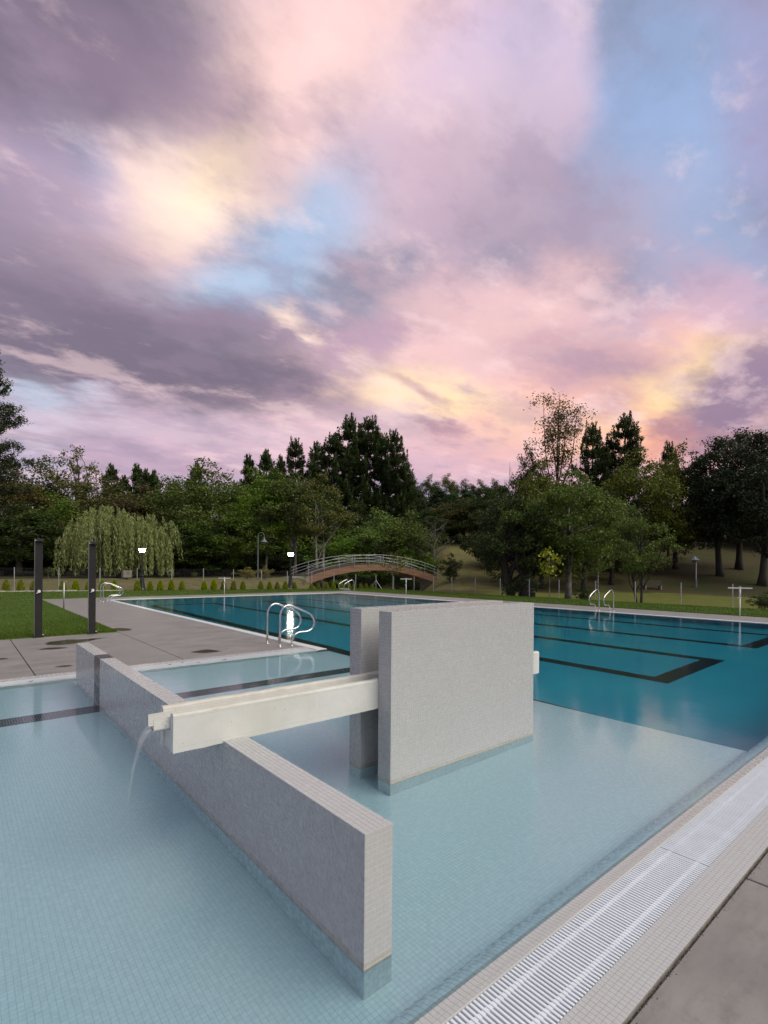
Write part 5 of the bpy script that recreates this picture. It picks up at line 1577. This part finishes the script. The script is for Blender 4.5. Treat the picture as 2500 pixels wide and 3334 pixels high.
def broad(seed, H=14.0, W=11.0, base=0.10, boughs=46, sub=9, per=26, leaf=0.26, trunk=0.28, shape=0.5, lump=0.22, flat=0.75,
          bough_r=1.55, visible=18, stems=1, lean=0.0, shell=0.45, trunk_m='bark'):
    """leafy tree: boughs fill an uneven crown, each bough a group of leaf clusters"""
    r = np.random.default_rng(seed)
    c0 = base * H
    cz, rz = (H + c0) / 2, (H - c0) / 2
    d = rand_dirs(r, boughs)
    ph = r.uniform(0, 6.28, 6)
    k = 1 + lump * (np.sin(2.3 * d[:, 0] + ph[0]) * np.sin(2.1 * d[:, 1] + ph[1]) + np.sin(3.4 * d[:, 2] + 2.2 * d[:, 0] + ph[2]) * 0.7)
    rad = r.uniform(shell, 1.0, boughs) ** 0.7
    k = np.minimum(k, 1.18)
    prof = 1 - shape * 0.35 * np.clip(d[:, 2], 0, 1)
    P = np.stack([d[:, 0] * (W / 2 - bough_r * .7) * k * rad * prof, d[:, 1] * (W / 2 - bough_r * .7) * k * rad * prof, cz + d[:, 2] * (rz - bough_r * .55) * np.minimum(k, 1.03) * rad], 1)
    P[:, 0] += lean * (P[:, 2] - c0)
    P[0] = (lean * (H - c0), 0, H - bough_r * 0.55)
    P[:, 2] = np.maximum(P[:, 2], 0.25)
    sizes = bough_r * r.uniform(0.65, 1.2, boughs)
    cl = []
    for p, s in zip(P, sizes):
        dd = rand_dirs(r, sub) * r.uniform(0.35, 1.0, sub)[:, None] * s
        dd[:, 2] *= flat
        cl.append(p + dd)
    cl = np.concatenate(cl)
    q = np.repeat(cl, per, 0) + r.normal(0, 1, (len(cl) * per, 3)) * np.array((0.34, 0.34, 0.22)) * bough_r * 0.62
    q = q[q[:, 2] > 0.05]
    crown = leaves('crown', q, r, leaf, 0.62, 0.5)
    w = MB()
    for s in range(stems):
        off = np.array((0.0, 0.0)) if stems == 1 else np.array((math.cos(s * 2.4), math.sin(s * 2.4))) * trunk * 1.6
        top = np.array((off[0] * 3 + lean * H * 0.5, off[1] * 3, c0 + (H - c0) * 0.62))
        tr = curve((off[0], off[1], -0.25), top, r, 0.05, 8)
        rr = taper(trunk * 1.25, trunk * 0.30, 8)
        rr[0] *= 1.25
        w.tube(tr, rr, 9)
        for i in range(visible):
            j = r.integers(0, boughs)
            t = r.integers(2, 7)
            a = tr[t]
            if P[j][2] < a[2] - 0.5:
                continue
            e = P[j]
            cpts = curve(a, e, r, 0.16, 5, 0.04)
            w.tube(cpts, taper(rr[t] * 0.55, 0.025, 5), 5)
    w.smooth = True
    return w.mesh('trunk'), crown, H, W, trunk_m


def pine(seed, H=24.0, W=8.5, base=0.12, whorls=24, per=5, top_pow=0.75, tuft=0.62, needles=34, up=0.55, trunk=0.32, gaps=0.15, candle=1.0):
    r = np.random.default_rng(seed)
    w = MB()
    tr = curve((0, 0, -0.3), (r.normal(0, .25), r.normal(0, .25), H - 0.5), r, 0.02, 9)
    w.tube(tr, taper(trunk, 0.04, 9), 8)
    pts, axs = [], []
    for i in range(whorls):
        t = (i + r.uniform(0, .6)) / whorls
        z = base * H + (H * 0.97 - base * H) * t
        L = W / 2 * (1 - t) ** top_pow * (0.35 + 0.65 * min(1, t * 4 + 0.45))
        f = min(1, z / H) * 8
        k = int(f)
        q0 = np.array(tr[min(k, 8)]) + (np.array(tr[min(k + 1, 8)]) - np.array(tr[min(k, 8)])) * (f - k)
        a0 = r.uniform(0, 6.28)
        for j in range(per):
            if r.random() < gaps:
                continue
            ang = a0 + j * 2 * PI / per + r.normal(0, 0.25)
            l = L * r.uniform(0.6, 1.12)
            rise = l * up * r.uniform(0.5, 1.2)
            e = q0 + np.array((math.cos(ang) * l, math.sin(ang) * l, rise))
            mid = q0 + np.array((math.cos(ang) * l * .55, math.sin(ang) * l * .55, rise * 0.22))
            w.tube([tuple(q0), tuple(mid), tuple(e)], [0.05 + 0.02 * l / 3, 0.035, 0.012], 4, False)
            steps = max(3, int(l / (tuft * 0.42)))
            for s in range(steps):
                u = 0.25 + 0.75 * (s + 1) / steps
                pos = q0 * (1 - u) ** 2 + 2 * u * (1 - u) * mid + u * u * e
                side = r.normal(0, 0.30 * (0.4 + u), 3) * tuft
                side[2] *= 0.5
                c = pos + side
                n = needles if u > 0.45 else needles // 2
                pts.append(c + r.normal(0, tuft * 0.34, (n, 3)))
                axs.append(np.tile(np.array((math.cos(ang) * .6, math.sin(ang) * .6, 0.75)), (n, 1)))
            n = int(needles * 0.9)                      # upright candle at the tip
            cand = np.stack([r.normal(0, 0.085, n), r.normal(0, 0.085, n), r.uniform(0, candle, n)], 1)
            pts.append(e + cand)
            axs.append(np.tile(np.array((0, 0, 1.0)), (n, 1)))
    n = int(needles * 3)
    tp = np.array(tr[-1])
    zz = r.uniform(-1.6, 0.6, n)
    spread = 0.16 + 0.12 * np.clip(-zz, 0, 2)
    pts.append(tp + np.stack([r.normal(0, 1, n) * spread, r.normal(0, 1, n) * spread, zz], 1))
    axs.append(np.tile(np.array((0, 0, 1.0)), (n, 1)))
    crown = leaves('crown', np.concatenate(pts), r, 0.42, 0.26, 0.2, axis=np.concatenate(axs))
    w.smooth = True
    return w.mesh('trunk'), crown, H, W, 'bark'


def open_pine(seed=4):
    r = np.random.default_rng(seed)
    H, W = 21.0, 10.0
    w = MB()
    tr = curve((0, 0, -0.3), (0.2, 0.2, H), r, 0.03, 10)
    w.tube(tr, taper(0.42, 0.06, 10), 9)
    pts = []
    for i in range(56):
        t = 0.30 + 0.64 * (i / 44)
        k = min(8, int(t * 9))
        q0 = np.array(tr[k]) + (np.array(tr[k + 1]) - np.array(tr[k])) * (t * 9 - k)
        ang = i * 2.4 + r.normal(0, .3)
        l = W / 2 * r.uniform(0.55, 1.05) * (1 - max(0, t - 0.55) * 1.7)
        e = q0 + np.array((math.cos(ang) * l, math.sin(ang) * l, l * r.uniform(0.02, 0.42)))
        cu = curve(q0, e, r, 0.10, 6)
        w.tube(cu, taper(0.085, 0.015, 6), 5)
        for s in range(18):
            u = r.uniform(0.38, 1.0)
            f = u * 5
            kk = min(4, int(f))
            pos = np.array(cu[kk]) + (np.array(cu[kk + 1]) - np.array(cu[kk])) * (f - kk)
            pos = pos + r.normal(0, 0.34, 3) * np.array((1, 1, .45))
            tip = pos + np.array((r.normal(0, .12), r.normal(0, .12), 0.28))
            pts.append(tip + r.normal(0, 0.19, (34, 3)))
    crown = leaves('crown', np.concatenate(pts), r, 0.28, 0.28, 0.1)
    w.smooth = True
    return w.mesh('trunk'), crown, H, W, 'bark'


def birch(seed=9):
    """tall, slender, several upright stems, thin foliage with the sky between"""
    r = np.random.default_rng(seed)
    H, W = 22.0, 7.0
    w = MB()
    pts = []
    for s in range(7):
        ang = s * 0.9 + r.normal(0, .2)
        rad = W / 2 * r.uniform(0.25, 0.85)
        z0 = H * 0.42
        e = np.array((math.cos(ang) * rad, math.sin(ang) * rad, H * r.uniform(0.80, 1.0)))
        if s == 0:
            e = np.array((0.3, 0, H))
            st = curve((0, 0, -0.3), e, r, 0.02, 9)
            w.tube(st, taper(0.24, 0.03, 9), 7)
        else:
            st = curve((0, 0, z0 * r.uniform(0.8, 1.15)), e, r, 0.07, 8)
            w.tube(st, taper(0.10, 0.02, 8), 5)
        for b_ in range(15):
            t = r.uniform(0.45 if s == 0 else 0.3, 1.0)
            f = t * (len(st) - 1)
            k = min(len(st) - 2, int(f))
            p = np.array(st[k]) + (np.array(st[k + 1]) - np.array(st[k])) * (f - k)
            a2 = r.uniform(0, 6.28)
            l = r.uniform(0.7, 2.0) * (1.15 - 0.5 * t)
            q = p + np.array((math.cos(a2) * l, math.sin(a2) * l, l * r.uniform(0.3, 0.9)))
            cu = curve(p, q, r, 0.15, 4)
            w.tube(cu, taper(0.028, 0.008, 4), 3, False)
            for c in range(3):
                pos = np.array(cu[3]) + r.normal(0, 0.42, 3)
                pts.append(pos + r.normal(0, 0.30, (17, 3)))
    crown = leaves('crown', np.concatenate(pts), r, 0.22, 0.65, 0.2)
    w.smooth = True
    return w.mesh('trunk'), crown, H, W, 'bark'


def willow(seed=5):
    r = np.random.default_rng(seed)
    H, W = 7.2, 9.6
    w = MB()
    w.tube(curve((0, 0, -0.3), (0.1, 0, H * 0.55), r, 0.05, 6), taper(0.42, 0.22, 6), 9)
    pts, axs = [], []
    domes = [(-0.9, 0.2, H * 0.72, W * 0.22, H * 0.28), (1.2, -0.3, H * 0.62, W * 0.24, H * 0.26)] + [(math.cos(a) * W * 0.27, math.sin(a) * W * 0.27, H * (0.56 + 0.12 * math.sin(a * 3 + 1)), W * (0.20 + 0.035 * math.cos(a * 2)), H * 0.26) for a in np.linspace(0, 6.28, 9)[:-1]]
    for cx, cy, cz, rx, rz in domes:
        w.tube(curve((0.1, 0, H * 0.5), (cx, cy, cz), r, 0.1, 4), taper(0.16, 0.04, 4), 5)
        for s in range(80):
            ang = r.uniform(0, 6.28)
            el = math.asin(r.uniform(0.05, 1.0))
            top = np.array((cx + math.cos(ang) * math.cos(el) * rx, cy + math.sin(ang) * math.cos(el) * rx, cz + math.sin(el) * rz))
            out = np.array((math.cos(ang), math.sin(ang), 0)) * r.uniform(0.1, 0.55)
            end = max(0.25, top[2] - r.uniform(1.4, 4.6))
            n = int(12 * (top[2] - end)) + 14
            t = np.sort(r.random(n)) ** 0.9
            arc = np.stack([top[0] + out[0] * np.sqrt(t), top[1] + out[1] * np.sqrt(t), top[2] + 0.22 * np.sin(np.minimum(t * 9, PI)) - (top[2] - end) * t], 1)
            pts.append(arc + r.normal(0, 0.055, (n, 3)))
            axs.append(np.tile(np.array((out[0] * .25, out[1] * .25, -1.0)), (n, 1)))
    crown = leaves('crown', np.concatenate(pts), r, 0.28, 0.26, 0.0, axis=np.concatenate(axs))
    w.smooth = True
    return w.mesh('trunk'), crown, H, W, 'bark'


def bare(seed=6, H=8.0, W=5.0, kids=(16, 6, 5), leafy=False):
    r = np.random.default_rng(seed)
    w = MB()
    tr = curve((0, 0, -0.2), (0.1, 0, H * 0.95), r, 0.03, 9)
    w.tube(tr, taper(0.13, 0.015, 9), 6)
    for i in range(kids[0]):
        t = 0.28 + 0.68 * i / kids[0]
        k = min(7, int(t * 8))
        p = np.array(tr[k]) + (np.array(tr[k + 1]) - np.array(tr[k])) * (t * 8 - k)
        ang = i * 2.4
        l = W / 2 * (1.15 - 0.75 * t) * r.uniform(0.7, 1.1)
        e = p + np.array((math.cos(ang) * l, math.sin(ang) * l, l * 0.9))
        cu = curve(p, e, r, 0.1, 5)
        w.tube(cu, taper(0.045, 0.012, 5), 4, False)
        for j in range(kids[1]):
            q = np.array(cu[1 + j % 4])
            d = np.array((math.cos(ang + r.normal(0, .9)), math.sin(ang + r.normal(0, .9)), r.uniform(0.3, 1.2)))
            f = q + d / np.linalg.norm(d) * l * r.uniform(0.3, 0.6)
            c2 = curve(q, f, r, 0.12, 3)
            w.tube(c2, [0.018, 0.013, 0.008], 3, False)
            for m in range(kids[2]):
                g = np.array(c2[1 + m % 2])
                d2 = d + r.normal(0, 0.6, 3)
                w.tube([tuple(g), tuple(g + d2 / np.linalg.norm(d2) * l * r.uniform(0.12, 0.3))], [0.010, 0.005], 3, False)
    return w.mesh('trunk'), None, H, W, 'bark_grey'


def sapling(seed, H=2.2, W=0.9, leaf=0.07, clusters=26, per=14, base=0.5, trunk=0.018):
    r = np.random.default_rng(seed)
    w = MB()
    tr = curve((0, 0, -0.1), (0, 0, H * 0.96), r, 0.02, 7)
    w.tube(tr, taper(trunk, trunk * 0.3, 7), 6)
    pts = []
    for i in range(clusters):
        z = H * (base + (1 - base) * r.random())
        k = 1 - abs((z / H - base) / (1 - base) - 0.45) * 1.1
        ang = r.uniform(0, 6.28)
        rad = W / 2 * k * math.sqrt(r.random())
        e = np.array((math.cos(ang) * rad, math.sin(ang) * rad, z))
        w.tube([(0, 0, max(H * base * .9, z - rad * 1.1)), tuple(e)], [trunk * .4, trunk * .15], 3, False)
        pts.append(e + r.normal(0, W * 0.09, (per, 3)))
    crown = leaves('crown', np.concatenate(pts), r, leaf, 0.7, 0.3)
    return w.mesh('trunk'), crown, H, W, 'bark_pale'


KIND = {
    'broad1': broad(11, base=0.0, boughs=74), 'broad2': broad(12, base=0.0, lump=0.3, boughs=70, bough_r=1.45), 'broad3': broad(13, base=0.0, shape=0.2, flat=0.6, boughs=78, bough_r=1.35),
    'airy': broad(14, H=15, W=9, base=0.30, boughs=34, sub=6, per=16, bough_r=1.15, leaf=0.24, visible=40, shell=0.6),
    'alder': broad(15, H=14, W=8, base=0.32, boughs=46, sub=9, per=26, bough_r=1.15, leaf=0.24, visible=16, trunk=0.15, trunk_m='bark_pale', shell=0.5),
    'alder2': broad(16, H=14, W=8.5, base=0.34, boughs=44, sub=9, per=24, bough_r=1.15, leaf=0.24, visible=12, trunk=0.16, trunk_m='bark_pale', lean=0.10, stems=2, shell=0.6),
    'shore': broad(17, H=7, W=6.6, base=0.03, boughs=60, sub=9, per=28, bough_r=0.78, leaf=0.16, visible=24, trunk=0.26, stems=3, flat=0.6, shell=0.35),
    'spread': broad(18, H=9, W=8.6, base=0.20, boughs=88, sub=9, per=26, bough_r=0.85, leaf=0.16, visible=14, trunk=0.20, trunk_m='bark_pale', flat=0.45, shell=0.45),
    'twin': broad(19, H=5.4, W=4.2, base=0.22, boughs=38, sub=8, per=24, bough_r=0.52, leaf=0.11, visible=12, trunk=0.075, stems=2, flat=0.7, lean=-0.16, shell=0.4),
    'slim': broad(20, H=9, W=2.4, base=0.55, boughs=14, sub=5, per=14, bough_r=0.6, leaf=0.18, visible=10, trunk=0.11, trunk_m='bark_white', lean=0.06),
    'oak': broad(21, H=16, W=10.5, base=0.17, boughs=84, sub=9, per=28, bough_r=1.45, leaf=0.26, trunk=0.32, visible=14),
    'pine': pine(31, W=9.5, whorls=17, per=6, top_pow=0.55, up=0.95, gaps=0.22, tuft=0.55, needles=40, candle=1.5), 'conifer': pine(32, H=13, W=4.6, whorls=16, per=5, base=0.03, tuft=0.5, needles=30, trunk=0.16, up=0.7, top_pow=0.7, candle=1.0, gaps=0.2),
    'openpine': open_pine(), 'birch': birch(), 'willow': willow(), 'bare': bare(),
    'snag': bare(8, H=9.0, W=3.0, kids=(9, 3, 2)),
    'under': broad(42, H=5, W=9, base=0.0, boughs=70, sub=8, per=24, bough_r=0.95, leaf=0.22, trunk=0.05, visible=4, shell=0.3),
    'bush': broad(41, H=2.2, W=2.4, base=0.02, boughs=36, sub=7, per=22, bough_r=0.36, leaf=0.085, trunk=0.03, visible=6, shell=0.3),
    'sapling': sapling(51), 'yellow': sapling(52, H=2.6, W=1.5, leaf=0.17, clusters=30, per=9, base=0.52, trunk=0.028),
}
NAME = {'pine': 'pine_tree', 'conifer': 'conifer_tree', 'openpine': 'pine_tree', 'birch': 'birch_tree', 'slim': 'birch_tree', 'willow': 'willow_tree',
        'bare': 'bare_tree', 'snag': 'dead_tree', 'bush': 'bush', 'under': 'shrub', 'sapling': 'sapling', 'yellow': 'sapling', 'oak': 'oak_tree', 'alder': 'alder_tree', 'alder2': 'alder_tree'}


def tree(kind, m, x, y, z, H, W, rot, label, cat, group):
    tr, cr, h0, w0, tm = KIND[kind]
    r = empty(NAME.get(kind, 'leafy_tree'), (x, y, z - 0.02), label, cat, group)
    r.rotation_euler = (0, 0, rot)
    f = {'oak': 1.15, 'broad': 1.22, 'pine': 1.4, 'conif': 1.7}.get(kind[:5], 1.0)
    s = (W * f / w0, W * f / w0, H * (1.03 if f == 1.22 else 1.0) / h0)
    o = place('trunk', tr, r)
    o.scale = s
    if not tr.materials:
        tr.materials.append(M[tm])
    if cr is not None:
        o = place('crown', cr, r)
        o.scale = s
        o.material_slots[0].link = 'OBJECT'
        o.material_slots[0].material = M[m]
    return r


for T in TREES:
    tree(*T)

# clipped conical shrubs along the far lawn edge
def thuja(seed):
    r = np.random.default_rng(seed)
    H, W = 0.72, 0.38
    n = 2600
    z = H * (1 - r.random(n) ** 0.55 * 0.98)
    e = np.clip(z / H - 0.25, 0, 1) / 0.75
    k = (0.6 * np.sqrt(np.clip(1 - e * e, 0, 1)) + 0.4 * (1 - e)) * (0.80 + 0.2 * np.clip(z / H / 0.25, 0, 1))
    a = r.uniform(0, 6.28, n)
    rad = W / 2 * k * (0.80 + 0.28 * r.random(n)) * (1 + 0.10 * np.sin(a * 5 + z * 22))
    p = np.stack([np.cos(a) * rad, np.sin(a) * rad, z], 1)
    ax = np.stack([np.cos(a) * .35, np.sin(a) * .35, np.ones(n)], 1)
    cr = leaves('foliage', p, r, 0.085, 0.45, 0.0, axis=ax, m='leaf_thuja')
    st = MB().tube([(0, 0, -0.05), (0, 0, 0.5)], [0.02, 0.01], 5).mesh('stem')
    st.materials.append(M['bark'])
    return cr, st


TH_ = [thuja(61), thuja(62), thuja(63)]
SHR = [(0.7, 39.11), (2.27, 38.6), (2.98, 38.36), (3.61, 38.16), (5.1, 37.67), (5.76, 37.46), (6.43, 37.24), (7.18, 36.99), (7.85, 36.77), (9.14, 36.35), (9.88, 36.11), (10.46, 35.92), (11.11, 35.7), (11.74, 35.5), (13.11, 35.05),
       (13.71, 34.85), (14.33, 34.65), (14.97, 34.44), (15.58, 34.24), (16.77, 33.85), (17.36, 33.66), (17.89, 33.48), (18.45, 33.3), (19.09, 33.09), (20.3, 32.7), (20.79, 32.54), (21.41, 32.33), (21.92, 32.17), (22.49, 31.98), (23.1, 31.78), (23.5, 31.65), (24.02, 31.48), (24.44, 31.34), (24.9, 31.19)]
SIZES = [1, 1.05, 1.08, .95, 1.0, 1.02, .9, 1.0, 1.04, 1.0, .92, .97, 1.06, .95, .93, 1.1, .97, .96, .92, .93, .86, .82, .9, .8, .62, .68, .75, .78, .80, .7, .66, .6, .62, .58]
PLACES = {0: 'leftmost in the row, at the left edge of the picture', 1: 'second from the left edge, left of the left shower post', 2: 'third from the left, just left of the left shower post', 3: 'half hidden by the left shower post',
          4: 'behind the slim steel bollard', 5: 'standing free between the bollard and the right shower post', 6: 'half hidden behind the right shower post', 7: 'behind the rear bars of the far left ladder', 8: 'behind the bend of the far left ladder',
          9: 'touching the flared base of the willow lamp on its left', 10: 'first one right of the willow lamp', 11: 'second one right of the willow lamp', 12: 'third one right of the willow lamp, under a fence post', 13: 'fourth one right of the willow lamp',
          14: 'first one right of the thin bare looking sapling', 15: 'tall one two places left of the far crossbar post', 16: 'directly behind the far crossbar post', 17: 'first one right of the far crossbar post', 18: 'second one right of the far crossbar post',
          19: 'first one right of the golden shrub trees', 20: 'second one right of the golden shrub trees', 21: 'third one right of the golden shrub trees', 22: 'touching the base of the bridge side lamp on its left', 23: 'first one right of the bridge side lamp',
          24: 'first one right of the sapling at the left end of the bridge', 25: 'second one below the left end of the bridge', 26: 'third one below the bridge arch', 27: 'fourth one below the bridge arch', 28: 'behind the left bar of the far right ladder',
          29: 'seen between the bars of the far right ladder', 30: 'behind the right bar of the far right ladder', 31: 'first one right of the far right ladder', 32: 'second one right of the far right ladder', 33: 'last and smallest at the right end of the row'}
for i, (x, y) in enumerate(SHR):
    s = SIZES[i]
    cr, st = TH_[i % 3]
    r = empty('conical_shrub', (x, y, 0.0), 'small conical shrub, ' + PLACES[i], 'shrub', 'conical shrubs in a row along the far lawn edge')
    r.rotation_euler = (0, 0, i * 1.3)
    for nm, me in (('foliage', cr), ('stem', st)):
        o = place(nm, me, r)
        o.scale = (s ** 0.5, s ** 0.5, s)
